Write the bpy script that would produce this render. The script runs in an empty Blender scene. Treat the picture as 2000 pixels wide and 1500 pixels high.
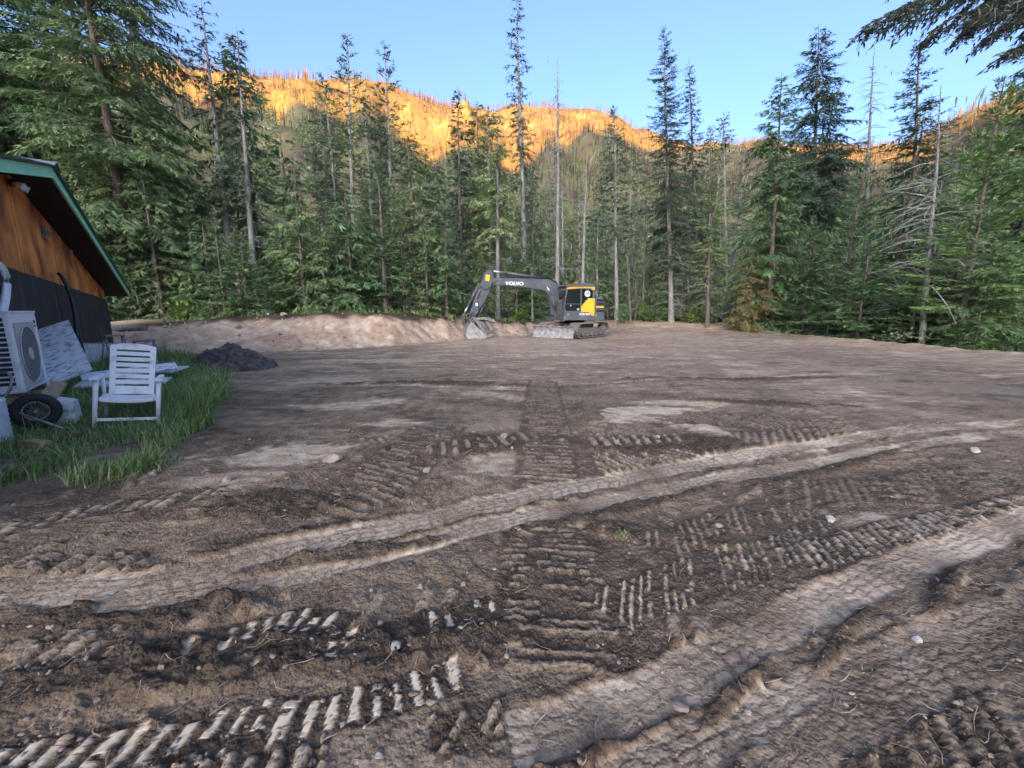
import bpy, bmesh, math, random
import numpy as np
from mathutils import Vector, Matrix

# ------------------------------------------------------------------ camera, sky, sun, exposure
scene = bpy.context.scene
F_PX, PITCH, CAM_Z = 800.0, math.radians(10.27), 1.5          # focal length in pixels of the 2000 px wide photo
cam_d = bpy.data.cameras.new("camera"); cam = bpy.data.objects.new("camera", cam_d)
scene.collection.objects.link(cam)
cam_d.sensor_width = 36.0; cam_d.lens = 36.0 * F_PX / 2000.0
cam_d.clip_start = 0.05; cam_d.clip_end = 9000.0
cam.location = (0, 0, CAM_Z); cam.rotation_euler = (math.pi / 2 - PITCH, 0, 0)
scene.camera = cam

SUN_EL, SUN_AZ = math.radians(8.0), math.radians(193.0)       # low sun behind the camera, azimuth clockwise from +Y
world = bpy.data.worlds.new("World"); scene.world = world; world.use_nodes = True
wn = world.node_tree.nodes; wl = world.node_tree.links
sky = wn.new("ShaderNodeTexSky"); sky.sky_type = 'NISHITA'; sky.sun_disc = False
sky.sun_elevation = SUN_EL; sky.sun_rotation = SUN_AZ
sky.altitude = 700; sky.air_density = 0.38; sky.dust_density = 10.0; sky.ozone_density = 1.9
bg = wn["Background"]; wl.new(sky.outputs[0], bg.inputs[0]); bg.inputs[1].default_value = 0.15
sun_d = bpy.data.lights.new("sun", 'SUN'); sun = bpy.data.objects.new("sun", sun_d)
scene.collection.objects.link(sun)
sun_d.energy = 5.0; sun_d.angle = math.radians(0.5); sun_d.color = (1.0, 0.45, 0.05)
SUN_DIR = Vector((math.sin(SUN_AZ) * math.cos(SUN_EL), math.cos(SUN_AZ) * math.cos(SUN_EL), math.sin(SUN_EL)))
sun.rotation_euler = (-SUN_DIR).to_track_quat('-Z', 'Y').to_euler()
scene.view_settings.view_transform = 'Standard'; scene.view_settings.look = 'None'
scene.view_settings.exposure = 2.9; scene.view_settings.gamma = 1.0
scene.view_settings.use_curve_mapping = False
scene.render.engine = 'CYCLES'
cy = scene.cycles
cy.max_bounces = 5; cy.diffuse_bounces = 4; cy.glossy_bounces = 2; cy.transmission_bounces = 3
cy.transparent_max_bounces = 6; cy.use_denoising = True

# ------------------------------------------------------------------ helpers
C = scene.collection
rng = np.random.default_rng(7); random.seed(7)
CP, SP = math.cos(PITCH), math.sin(PITCH)

def ray(px, py):
    dx, dy = (px - 1000) / F_PX, (750 - py) / F_PX
    return np.array([dx, CP + dy * SP, -SP + dy * CP])
def on_plane(px, py, z=0.0):
    r = ray(px, py); t = (z - CAM_Z) / r[2]
    return np.array([r[0] * t, r[1] * t, z])
def at_depth(px, py, Y):
    r = ray(px, py); t = Y / r[1]
    return np.array([r[0] * t, Y, CAM_Z + r[2] * t])

def sstep(a, b, x):
    t = np.clip((np.asarray(x, float) - a) / (b - a), 0, 1); return t * t * (3 - 2 * t)

_perm = np.random.default_rng(3).permutation(512)
_perm = np.concatenate([_perm, _perm, _perm])
_ga = np.random.default_rng(4).uniform(0, 2 * math.pi, 512)
_gx, _gy = np.cos(_ga), np.sin(_ga)
def noise(x, y, seed=0):
    x = np.asarray(x, float) + seed * 17.31; y = np.asarray(y, float) + seed * 9.77
    xi = np.floor(x).astype(np.int64); yi = np.floor(y).astype(np.int64)
    xf = x - xi; yf = y - yi
    u = xf * xf * xf * (xf * (xf * 6 - 15) + 10); v = yf * yf * yf * (yf * (yf * 6 - 15) + 10)
    def g(ix, iy, dx, dy):
        h = _perm[(_perm[ix & 511] + iy) & 511]
        return _gx[h] * dx + _gy[h] * dy
    a = g(xi, yi, xf, yf); b = g(xi + 1, yi, xf - 1, yf)
    c = g(xi, yi + 1, xf, yf - 1); d = g(xi + 1, yi + 1, xf - 1, yf - 1)
    return ((a + u * (b - a)) * (1 - v) + (c + u * (d - c)) * v) * 1.5
def fbm(x, y, f, octs, seed=0, gain=0.5):
    s = 0; a = 1
    for o in range(octs):
        s = s + a * noise(np.asarray(x) * f, np.asarray(y) * f, seed + o * 5); f *= 2.03; a *= gain
    return s

def tag(o, label=None, cat=None, group=None, kind=None):
    if label: o["label"] = label
    if cat: o["category"] = cat
    if group: o["group"] = group
    if kind: o["kind"] = kind
    return o
def link(o, parent=None):
    C.objects.link(o)
    if parent is not None: o.parent = parent
    return o
def empty(name, loc=(0, 0, 0), rz=0.0):
    o = bpy.data.objects.new(name, None); o.empty_display_size = 0.3
    o.location = loc; o.rotation_euler = (0, 0, rz); return link(o)
def np_mesh(name, V, Fc, mat=None, parent=None, smooth=False, attrs=None, k=None):
    """V (n,3); Fc (m,k) int array"""
    V = np.ascontiguousarray(V, dtype=np.float32); Fc = np.ascontiguousarray(Fc, dtype=np.int32)
    me = bpy.data.meshes.new(name); m, k = Fc.shape
    me.vertices.add(len(V)); me.vertices.foreach_set("co", V.ravel())
    me.loops.add(m * k); me.loops.foreach_set("vertex_index", Fc.ravel())
    me.polygons.add(m); me.polygons.foreach_set("loop_start", np.arange(0, m * k, k, dtype=np.int32))
    try: me.polygons.foreach_set("loop_total", np.full(m, k, dtype=np.int32))
    except Exception: pass
    if smooth: me.polygons.foreach_set("use_smooth", np.ones(m, dtype=bool))
    for an, av in (attrs or {}).items():
        av = np.ascontiguousarray(av, dtype=np.float32)
        if av.ndim == 1:
            a = me.attributes.new(an, 'FLOAT', 'POINT'); a.data.foreach_set("value", av)
        else:
            a = me.attributes.new(an, 'FLOAT_COLOR', 'POINT')
            if av.shape[1] == 3: av = np.concatenate([av, np.ones((len(av), 1), np.float32)], 1)
            a.data.foreach_set("color", np.ascontiguousarray(av).ravel())
    me.update(calc_edges=True); me.validate()
    if mat: me.materials.append(mat)
    return link(bpy.data.objects.new(name, me), parent)

class MB:
    """collects shapes into one bmesh, then links it as one mesh object"""
    def __init__(s): s.bm = bmesh.new()
    def box(s, c, size, rot=None, bevel=0.0):
        r = bmesh.ops.create_cube(s.bm, size=1.0); vs = r['verts']
        M = Matrix.Translation(c) @ (rot.to_4x4() if rot is not None else Matrix()) @ Matrix.Diagonal((size[0], size[1], size[2], 1))
        bmesh.ops.transform(s.bm, matrix=M, verts=vs)
        if bevel > 0:
            es = list({e for v in vs for e in v.link_edges})
            bmesh.ops.bevel(s.bm, geom=es, offset=bevel, segments=2, affect='EDGES', profile=0.6)
        return s
    def span(s, a, b, bevel=0.0):
        a, b = Vector(a), Vector(b); d = b - a
        return s.box((a + b) / 2, (abs(d.x), abs(d.y), abs(d.z)), None, bevel)
    def prism(s, poly, y0, y1, bevel=0.0, axis='Y', M=None):
        """poly: points in the plane square to axis (x,z for Y; x,y for Z; y,z for X)"""
        def mk(p, q):
            if axis == 'Y': return (p[0], q, p[1])
            if axis == 'Z': return (p[0], p[1], q)
            return (q, p[0], p[1])
        a = [s.bm.verts.new(mk(p, y0)) for p in poly]; b = [s.bm.verts.new(mk(p, y1)) for p in poly]
        n = len(poly); fs = [s.bm.faces.new(a), s.bm.faces.new(b[::-1])]
        for i in range(n): fs.append(s.bm.faces.new((a[i], b[i], b[(i + 1) % n], a[(i + 1) % n])))
        if M is not None: bmesh.ops.transform(s.bm, matrix=M, verts=a + b)
        bmesh.ops.recalc_face_normals(s.bm, faces=fs)
        if bevel > 0:
            es = list({e for f in fs for e in f.edges})
            bmesh.ops.bevel(s.bm, geom=es, offset=bevel, segments=2, affect='EDGES', profile=0.6)
        return s
    def tube(s, pts, r, n=8, caps=True):
        pts = [Vector(p) for p in pts]; k = len(pts)
        rs = r if isinstance(r, (list, tuple)) else [r] * k
        rings = []; up = Vector((0, 0, 1))
        for i, p in enumerate(pts):
            t = (pts[min(i + 1, k - 1)] - pts[max(i - 1, 0)]).normalized()
            ref = up if abs(t.z) < 0.95 else Vector((1, 0, 0))
            u = t.cross(ref).normalized(); v = u.cross(t).normalized()
            rings.append([s.bm.verts.new(p + rs[i] * (math.cos(2 * math.pi * j / n) * u + math.sin(2 * math.pi * j / n) * v)) for j in range(n)])
        for i in range(k - 1):
            for j in range(n):
                f = s.bm.faces.new((rings[i][j], rings[i][(j + 1) % n], rings[i + 1][(j + 1) % n], rings[i + 1][j])); f.smooth = True
        if caps:
            s.bm.faces.new(rings[0][::-1]); s.bm.faces.new(rings[-1])
        return s
    def cyl(s, a, b, r, n=16, r2=None): return s.tube([a, b], [r, r if r2 is None else r2], n)
    def ring(s, c, R, r, axis='Y', n=28, m=8, sx=1.0):
        """torus; axis is its axle"""
        rings = []
        for i in range(n):
            A = 2 * math.pi * i / n; ca, sa = math.cos(A), math.sin(A); row = []
            for j in range(m):
                B = 2 * math.pi * j / m; rr = R + r * math.cos(B); w = r * sx * math.sin(B)
                q = {'Y': (rr * ca, w, rr * sa), 'X': (w, rr * ca, rr * sa), 'Z': (rr * ca, rr * sa, w)}[axis]
                row.append(s.bm.verts.new(Vector(c) + Vector(q)))
            rings.append(row)
        for i in range(n):
            for j in range(m):
                f = s.bm.faces.new((rings[i][j], rings[(i + 1) % n][j], rings[(i + 1) % n][(j + 1) % m], rings[i][(j + 1) % m])); f.smooth = True
        return s
    def quad(s, pts):
        s.bm.faces.new([s.bm.verts.new(p) for p in pts]); return s
    def build(s, name, mat, parent=None, loc=None):
        bmesh.ops.recalc_face_normals(s.bm, faces=s.bm.faces[:])
        me = bpy.data.meshes.new(name); s.bm.to_mesh(me); s.bm.free(); me.materials.append(mat)
        o = link(bpy.data.objects.new(name, me), parent)
        if loc is not None: o.location = loc
        return o

def text_mesh(name, txt, size, mat, parent, M, extrude=0.004, bold=0.0, sx=1.0):
    cu = bpy.data.curves.new(name, 'FONT'); cu.body = txt; cu.size = size; cu.extrude = extrude; cu.offset = bold
    cu.align_x = 'CENTER'; cu.align_y = 'CENTER'
    o = bpy.data.objects.new(name, cu); C.objects.link(o)
    dg = bpy.context.evaluated_depsgraph_get(); dg.update()
    me = bpy.data.meshes.new_from_object(o.evaluated_get(dg)); bpy.data.objects.remove(o)
    me.transform(M @ Matrix.Diagonal((sx, 1, 1, 1))); me.materials.clear(); me.materials.append(mat); me.name = name
    return link(bpy.data.objects.new(name, me), parent)

# ------------------------------------------------------------------ materials
def new_mat(name):
    m = bpy.data.materials.new(name); m.use_nodes = True
    nt = m.node_tree; return m, nt.nodes, nt.links, nt.nodes["Principled BSDF"]
def mat(name, col, rough=0.7, col2=None, scale=6.0, bump=0.0, bscale=40.0, metal=0.0, stretch=None, spec=0.4, detail=6.0, lo=0.35, hi=0.68):
    """plain procedural surface: two real colours mixed by noise, fine relief"""
    m, N, L, B = new_mat(name)
    B.inputs["Roughness"].default_value = rough; B.inputs["Metallic"].default_value = metal
    B.inputs["Specular IOR Level"].default_value = spec
    tc = N.new("ShaderNodeTexCoord"); src = tc.outputs["Object"]
    if stretch:
        mp = N.new("ShaderNodeMapping"); mp.inputs["Scale"].default_value = stretch
        L.new(src, mp.inputs[0]); src = mp.outputs[0]
    n1 = N.new("ShaderNodeTexNoise"); n1.inputs["Scale"].default_value = scale; n1.inputs["Detail"].default_value = detail
    L.new(src, n1.inputs["Vector"])
    rp = N.new("ShaderNodeValToRGB"); rp.color_ramp.elements[0].position = lo; rp.color_ramp.elements[1].position = hi
    c2 = col2 or tuple(c * 0.8 for c in col)
    rp.color_ramp.elements[0].color = (*c2, 1); rp.color_ramp.elements[1].color = (*col, 1)
    L.new(n1.outputs[0], rp.inputs[0]); L.new(rp.outputs[0], B.inputs["Base Color"])
    if bump > 0:
        n2 = N.new("ShaderNodeTexNoise"); n2.inputs["Scale"].default_value = bscale; n2.inputs["Detail"].default_value = 5
        L.new(src, n2.inputs["Vector"])
        b = N.new("ShaderNodeBump"); b.inputs["Strength"].default_value = bump; b.inputs["Distance"].default_value = 0.02
        L.new(n2.outputs[0], b.inputs["Height"]); L.new(b.outputs[0], B.inputs["Normal"])
    return m
def foliage(name, cols, transl=0.25, rough=0.6):
    """leaf colour picked per twig by the 'tint' attribute"""
    m, N, L, B = new_mat(name)
    at = N.new("ShaderNodeAttribute"); at.attribute_name = "tint"
    rp = N.new("ShaderNodeValToRGB"); E = rp.color_ramp.elements
    while len(E) < len(cols): E.new(0.5)
    for i, c in enumerate(cols): E[i].position = i / (len(cols) - 1); E[i].color = (*c, 1)
    L.new(at.outputs["Fac"], rp.inputs[0]); L.new(rp.outputs[0], B.inputs["Base Color"])
    B.inputs["Roughness"].default_value = rough; B.inputs["Specular IOR Level"].default_value = 0.25
    tr = N.new("ShaderNodeBsdfTranslucent"); L.new(rp.outputs[0], tr.inputs[0])
    mx = N.new("ShaderNodeMixShader"); mx.inputs[0].default_value = transl
    L.new(B.outputs[0], mx.inputs[1]); L.new(tr.outputs[0], mx.inputs[2]); L.new(mx.outputs[0], N["Material Output"].inputs[0])
    return m
# ------------------------------------------------------------------ shape of the land
BX = np.array([-60, -16, -12, -7.9, -5.5, -2.7, 0.3, 3, 8, 14, 20, 60.])
BY = np.array([11, 13, 14.2, 15.6, 17.4, 21.3, 24.6, 29, 32, 30.5, 27, 27.])
BH = np.array([0.9, 0.85, 1.25, 1.45, 1.35, 1.0, 0.75, 0.55, 0.35, 0.25, 0.2, 0.2])
BW = np.array([3.5, 3.2, 3.4, 3.6, 3.2, 2.6, 2.4, 2.0, 2.0, 2.0, 2.0, 2.0])
def bank_d(x, y): return (y - np.interp(x, BX, BY)) * 0.9
def base_h(x, y):
    x = np.asarray(x, float); y = np.asarray(y, float)
    d = bank_d(x, y) + 0.35 * noise(x * 0.6, y * 0.6, 31)
    z = np.interp(x, BX, BH) * sstep(0, 1, np.clip(d / np.interp(x, BX, BW), 0, 1)) + 0.012 * np.clip(d - 3, 0, 40)
    z = z + 0.28 * sstep(24, 36, y) * sstep(-2, 8, x)
    ex = x - (17.3 + 0.35 * noise(y * 0.5, y * 0, 33))
    z = z - 1.0 * sstep(0, 2.4, ex) * (1 - sstep(30, 38, y))
    z = z + 0.10 * np.exp(-((ex + 0.35) / 0.35) ** 2) * (1 - sstep(30, 36, y)) * (0.6 + 0.8 * noise(y * 1.7, y * 0 + 3, 35))
    return z
SKY_PX = np.array([(-260, 90), (-100, 85), (0, 92), (120, 102), (230, 106), (300, 118), (420, 130), (520, 152), (600, 150), (700, 147), (760, 160), (800, 181), (850, 203), (900, 207),
                   (950, 206), (1000, 201), (1100, 206), (1180, 212), (1250, 246), (1330, 274), (1400, 276), (1480, 273), (1550, 285), (1620, 276),
                   (1700, 282), (1780, 280), (1850, 238), (1900, 205), (2000, 172), (2100, 150), (2260, 150)])
_r = np.array([ray(*p) for p in SKY_PX])
SKY_AZ = np.arctan2(_r[:, 0], _r[:, 1]); SKY_T = _r[:, 2] / np.hypot(_r[:, 0], _r[:, 1])
D_AZ = np.radians([-70, -45, -30, -18, -10, 0, 10, 20, 30, 42, 55, 80]); D_V = np.array([760, 800, 860, 900, 1150, 1250, 1200, 1350, 1500, 1250, 1000, 900.])
def hill_h(x, y):
    """the mountainside in front"""
    r = np.hypot(x, y); a = np.arctan2(x, y)
    te = np.interp(a, SKY_AZ, SKY_T); D = np.interp(a, D_AZ, D_V)
    s = r / D; s0 = 0.075
    f = np.where(s < 1, np.clip((s - s0) / (1 - s0), 0, 1) ** 1.38, np.clip(1 - (s - 1) * 1.1, 0.2, 1))
    gul = 1 + 0.24 * np.clip((1 - s) * 3, 0, 1) * fbm(a * 9 + s * 1.2, s * 2.2, 1.0, 3, 41)
    z = te * D * f * gul
    fr = sstep(math.radians(100), math.radians(70), np.abs(a))
    return z * fr + 0.6
SHADOW_PX = [(300, 215), (420, 222), (520, 222), (600, 252), (700, 248), (800, 268), (860, 300), (960, 300), (1040, 305), (1120, 278), (1180, 246), (1260, 248), (1330, 262), (1450, 276), (1560, 300), (1700, 320), (1850, 320)]
def _hit(px, py):
    r = ray(px, py)
    for t in np.linspace(100, 1800, 1700):
        p = r * t
        if p[2] + CAM_Z <= hill_h(p[0], p[1]): return np.array([p[0], p[1], p[2] + CAM_Z])
    return None
RIDGE_Y = -4000.0
_rx, _rh = [], []
for q in SHADOW_PX:
    h = _hit(*q)
    if h is None: continue
    k = (h[1] - RIDGE_Y) / -SUN_DIR.y
    _rx.append(h[0] + SUN_DIR.x * k); _rh.append(h[2] + SUN_DIR.z * k)
_o = np.argsort(_rx); _rx = np.array(_rx)[_o]; _rh = np.array(_rh)[_o]
RIDGE_X = np.concatenate([[-8000, _rx[0] - 250], _rx, [_rx[-1] + 250, 8000]]); RIDGE_H = np.concatenate([[_rh.mean()] * 2, _rh, [_rh.mean()] * 2])
def back_h(x, y):
    """the ridge behind the camera whose shadow lies over the valley"""
    h = np.interp(x, RIDGE_X, RIDGE_H)
    d = np.abs(y - RIDGE_Y)
    return h * np.clip(1 - d / 3300.0, 0, 1) ** 1.4
def land_h(x, y):
    x = np.asarray(x, float); y = np.asarray(y, float); r = np.hypot(x, y)
    near = base_h(x, y)
    far = hill_h(x, y) + back_h(x, y) + 0.9 * fbm(x, y, 0.02, 3, 51) * sstep(50, 120, r)
    w = sstep(48, 90, r)
    return near * (1 - w) + far * w

# ------------------------------------------------------------------ tracks pressed into the dirt
def pl(*pts): return np.array([on_plane(*p)[:2] for p in pts])
def smooth_path(P, n=60):
    t = np.arange(len(P)); tt = np.linspace(0, len(P) - 1, n); out = []
    Pp = np.vstack([2 * P[0] - P[1], P, 2 * P[-1] - P[-2]])
    for q in tt:
        i = min(int(q), len(P) - 2); f = q - i; a, b, c, d = Pp[i], Pp[i + 1], Pp[i + 2], Pp[i + 3]
        out.append(0.5 * ((2 * b) + (-a + c) * f + (2 * a - 5 * b + 4 * c - d) * f * f + (-a + 3 * b - 3 * c + d) * f ** 3))
    return np.array(out)
def strip_coords(x, y, path, wa=0.022):
    x, y = x + wa * fbm(x, y, 3.5, 4, 301, 0.6), y + wa * fbm(x, y, 3.5, 4, 305, 0.6)
    """lateral offset and arc length of each point along a path"""
    best = np.full(x.shape, 1e9); lat = np.zeros(x.shape); arc = np.zeros(x.shape); s0 = 0.0
    for i in range(len(path) - 1):
        a, b = path[i], path[i + 1]; d = b - a; L = math.hypot(*d)
        if L < 1e-6: continue
        d = d / L; px, py = x - a[0], y - a[1]
        s = px * d[0] + py * d[1]; v = px * d[1] - py * d[0]; sc = np.clip(s, 0, L)
        dd = (s - sc) ** 2 + v * v; m = dd < best
        best = np.where(m, dd, best); lat = np.where(m, v + np.where(np.abs(s - sc) > 1e-9, 9, 0) * ((i == 0) | (i == len(path) - 2)) * (np.abs(s - sc) > 0.02), lat); arc = np.where(m, s0 + sc, arc)
        s0 += L
    return lat, arc

# fine terrain grid: dense near the viewer, coarser further out
def axis_grid(lo, hi, d0, rel, c=0.0):
    out = [0.0]; 
    while out[-1] < hi - c: out.append(out[-1] + max(d0, rel * out[-1]))
    neg = [0.0]
    while neg[-1] < c - lo: neg.append(neg[-1] + max(d0, rel * neg[-1]))
    return np.array(sorted([c - v for v in neg[1:]] + [c + v for v in out]))
gx = axis_grid(-42, 40, 0.0098, 0.0122); gy1 = axis_grid(0.0, 52, 0.0080, 0.0074, 0.0)
gyn = -np.cumsum(np.geomspace(0.03, 2.2, 34)); gy = np.concatenate([gyn[::-1], gy1[gy1 >= 0]])
NX, NY = len(gx), len(gy)
X, Y = np.meshgrid(gx, gy); X = X.ravel(); Y = Y.ravel()
Zb = base_h(X, Y)
bd = bank_d(X, Y)
on_bank = sstep(-0.8, 0.5, bd) * (1 - sstep(4.2, 6.5, bd)) * sstep(6, 0.5, X)
floor_m = np.maximum(sstep(3.0, 5.0, bd), sstep(17.9, 19.2, X))             # forest floor beyond the cleared pad
pad = (1 - floor_m) * (1 - on_bank)
near = np.hypot(X, Y)
def band(n): return n
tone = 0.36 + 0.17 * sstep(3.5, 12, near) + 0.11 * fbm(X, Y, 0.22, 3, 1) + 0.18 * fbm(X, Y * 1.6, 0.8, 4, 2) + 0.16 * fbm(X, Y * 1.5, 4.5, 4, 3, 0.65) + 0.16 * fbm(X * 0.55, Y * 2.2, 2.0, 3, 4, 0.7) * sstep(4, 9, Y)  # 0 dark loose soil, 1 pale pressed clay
rough_m = np.clip(0.55 + 0.9 * fbm(X, Y, 0.45, 3, 5), 0.12, 1.4)
lump = fbm(X, Y, 5.0, 3, 8) * 0.010 + np.abs(fbm(X, Y, 11.0, 3, 12)) * 0.018 + np.abs(fbm(X, Y, 28.0, 3, 15, 0.7)) * 0.018
lump = lump - 0.016
Z = Zb + 0.05 * fbm(X, Y, 0.3, 3, 20) * pad
hgt = lump * rough_m
def sel(path, w):
    lo = path.min(0) - w; hi = path.max(0) + w
    return np.where((X > lo[0]) & (X < hi[0]) & (Y > lo[1]) & (Y < hi[1]))[0]

def tyre(path, w, depth=0.02, pale=0.66, seed=0, tread=0.10):
    global hgt, tone
    path = smooth_path(path); I = sel(path, w + 0.3); lat, arc = strip_coords(X[I], Y[I], path)
    wob = 0.02 * noise(arc * 1.3, arc * 0, seed); l = (lat + wob) / (w / 2)
    m = sstep(1.30, 0.82, np.abs(l)); berm = np.exp(-((np.abs(l) - 1.2) / 0.2) ** 2) * np.clip(0.35 + 1.1 * fbm(X[I], Y[I], 4.0, 3, seed + 2), 0, 1.4)
    # chevron lugs
    ph = (arc + np.abs(l) * 0.07) / tread; lug = sstep(0.06, 0.2, np.abs(ph - np.round(ph))) ; mid = sstep(0.03, 0.12, np.abs(l)); blk = sstep(0.03, 0.10, np.abs(np.abs(l) - 0.5))
    tr = lug * mid * blk; wear = np.clip(0.85 + 0.8 * fbm(X[I], Y[I], 1.6, 2, seed + 4), 0.25, 1)
    crk = np.abs(noise(X[I] * 14, Y[I] * 14, seed + 6)); crk = sstep(0.0, 0.07, crk)
    hgt[I] = hgt[I] * (1 - 0.92 * m) + m * (-depth * 0.4 + 0.0045 * tr * wear + 0.001 * crk) + 0.010 * berm
    tone[I] = tone[I] * (1 - m) + m * np.clip(pale + 0.24 * tr * wear - 0.22 + 0.06 * crk + 0.24 * fbm(X[I], Y[I], 1.7, 3, seed + 9), 0.2, 1)
    tone[I] -= 0.2 * np.clip(berm, 0, 1)
def cleats(path, w, pitch=0.085, bar=0.5, amp=0.02, skew=0.0, keep=0.75, pale=0.85, seed=0, dark=0.16, edge=0.2, bw_=0.8):
    """grouser bars left by the digger's tracks"""
    global hgt, tone
    path = smooth_path(path); I = sel(path, w + 0.2); lat, arc = strip_coords(X[I], Y[I], path, 0.009)
    wx = noise(X[I] * 5, Y[I] * 5, seed + 20) * 0.004 + noise(X[I] * 40, Y[I] * 40, seed + 21) * 0.0035; l = lat / (w / 2)
    q = (arc + skew * lat + wx) / pitch; k = np.round(q); fr = np.abs(q - k)
    rk = lambda s_: np.random.default_rng(seed * 7 + s_).random(4000)[(k.astype(int) + 1500) % 4000]
    end = 1.0 - edge * rk(1) - 0.12 * np.abs(noise(arc * 9, l * 2, seed))
    shift = 0.25 * (rk(2) - 0.5)
    m = sstep(end + 0.05, end - 0.03, np.abs(l + shift))
    broken = sstep(-0.26, -0.20, noise(k * 3.7, l * 1.6 + k, seed + 3) + 0.25 * noise(X[I] * 30, Y[I] * 30, seed + 4) + (keep - 0.62)) * (rk(3) < keep + 0.12)
    wv = 0.10 * (rk(5) - 0.5) + 0.08 * noise(X[I] * 17, Y[I] * 17, seed + 22)
    b = sstep(bar * 0.5 + 0.045 + wv, bar * 0.5 - 0.035 + wv, fr) * m * broken
    body = sstep(1.2, 0.95, np.abs(l))
    crk = sstep(0.0, 0.10, np.abs(noise(X[I] * 22, Y[I] * 22, seed + 30)))
    hgt[I] = hgt[I] * (1 - 0.25 * body - 0.6 * b * body) + b * (amp * (0.65 + 0.5 * rk(6)) + 0.007 * crk * (amp / 0.02) - 0.007 + 0.004 * fbm(X[I], Y[I], 12, 2, seed + 8)) - (1 - b) * body * amp * 0.35
    tone[I] = tone[I] * (1 - bw_ * body) + bw_ * body * (dark + 0.14 * fbm(X[I], Y[I], 6, 2, seed + 5))
    tone[I] = tone[I] * (1 - b) + b * np.clip(pale * (0.72 + 0.28 * crk) + 0.12 * (rk(4) - 0.5) + 0.12 * fbm(X[I], Y[I], 9, 2, seed + 6), 0, 1)
def patch(cx, cy, a, b, rot, val=0.9, flat=0.9, seed=0, rise=0.0):
    global hgt, tone
    c = on_plane(cx, cy); dx, dy = X - c[0], Y - c[1]; I = np.where(np.hypot(dx, dy) < 1.8 * max(a, b))[0]
    dx, dy = dx[I], dy[I]; cr, sr = math.cos(rot), math.sin(rot)
    u, v = (dx * cr + dy * sr) / a, (-dx * sr + dy * cr) / b
    d = np.hypot(u, v) + 0.55 * fbm(X[I] * 0.8, Y[I] * 1.6, 1.5, 5, seed, 0.65); m = sstep(1.08, 0.70, d) * np.clip(0.82 + 0.5 * fbm(X[I], Y[I] * 2, 5, 3, seed + 7), 0.25, 1)
    hgt[I] = hgt[I] * (1 - flat * m) + rise * m
    tone[I] = tone[I] * (1 - m) + m * (val + 0.10 * fbm(X[I], Y[I], 7, 3, seed + 2))
def loose(cx, cy, a, b, rot, h=0.03, seed=0):
    """dug-up dark crumbly soil"""
    global hgt, tone
    c = on_plane(cx, cy); dx, dy = X - c[0], Y - c[1]; I = np.where(np.hypot(dx, dy) < 1.8 * max(a, b))[0]
    dx, dy = dx[I], dy[I]; cr, sr = math.cos(rot), math.sin(rot)
    d = np.hypot((dx * cr + dy * sr) / a, (-dx * sr + dy * cr) / b) + 0.4 * fbm(X[I], Y[I], 2.2, 4, seed); m = sstep(1.1, 0.6, d)
    hgt[I] += m * (h * 0.6 + h * np.abs(fbm(X[I], Y[I], 7, 3, seed + 3)) * 1.3)
    tone[I] = tone[I] * (1 - 0.8 * m) + 0.8 * m * (0.08 + 0.12 * fbm(X[I], Y[I], 9, 2, seed + 4))

# broad passes of the digger over the pad, running mostly left to right
R2 = np.random.default_rng(12)
for i in range(64):
    yy = R2.uniform(2.2, 22); xx = R2.uniform(-0.9 * yy, min(1.2 * yy, 16)); L = R2.uniform(2.5, 8); an = R2.normal(0, 0.28) + (math.pi / 2 if R2.random() < 0.42 else 0)
    p0 = np.array([xx - L / 2 * math.cos(an), yy - L / 2 * math.sin(an)]); p1 = np.array([xx, yy + R2.normal(0, 0.25)]); p2 = np.array([xx + L / 2 * math.cos(an), yy + L / 2 * math.sin(an)])
    cleats(np.array([p0, p1, p2]), R2.uniform(0.45, 0.6), R2.uniform(0.075, 0.16), 0.5, R2.uniform(0.010, 0.022), R2.normal(0, 0.1), 0.55, R2.uniform(0.45, 0.68), 200 + i, R2.uniform(0.24, 0.40), 0.3, 0.35)
for i in range(26):
    yy = R2.uniform(8, 30); xx = R2.uniform(-6, 15); L = R2.uniform(6, 14); an = R2.normal(0, 0.14)
    tyre(np.array([[xx - L / 2, yy - L / 2 * an], [xx, yy + R2.normal(0, 0.3)], [xx + L / 2, yy + L / 2 * an]]), R2.uniform(0.3, 0.55), 0.02, R2.uniform(0.55, 0.72), 400 + i, 0.12)
# pale scraped clay
patch(1270, 806, 1.15, 0.36, 0.35, 0.92, 0.95, 501); patch(1340, 786, 1.0, 0.2, 0.05, 0.85, 0.9, 502); patch(1430, 848, 0.95, 0.2, -0.62, 0.9, 0.95, 503, 0.03)
patch(560, 884, 0.75, 0.34, 0.1, 0.86, 0.9, 504); patch(690, 788, 1.1, 0.3, 0.25, 0.82, 0.9, 505); patch(640, 744, 1.3, 0.4, 0.0, 0.75, 0.9, 506)
patch(960, 770, 1.0, 0.25, -0.3, 0.72, 0.9, 507); patch(960, 905, 0.55, 0.3, 0, 0.75, 0.9, 508); patch(770, 822, 0.4, 0.2, 0, 0.8, 0.9, 509)
patch(1720, 1010, 0.35, 0.2, 0.2, 0.78, 0.8, 510); patch(940, 835, 0.9, 0.25, 0.3, 0.6, 0.9, 511); patch(1620, 720, 2.2, 0.6, 0, 0.62, 0.9, 512)
patch(760, 705, 2.2, 0.4, 0.1, 0.75, 0.9, 513); patch(1180, 690, 2.5, 0.5, 0, 0.62, 0.8, 514); patch(450, 940, 0.6, 0.2, 0.3, 0.7, 0.85, 515); patch(1860, 760, 2.0, 0.5, -0.1, 0.55, 0.8, 516)
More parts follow.
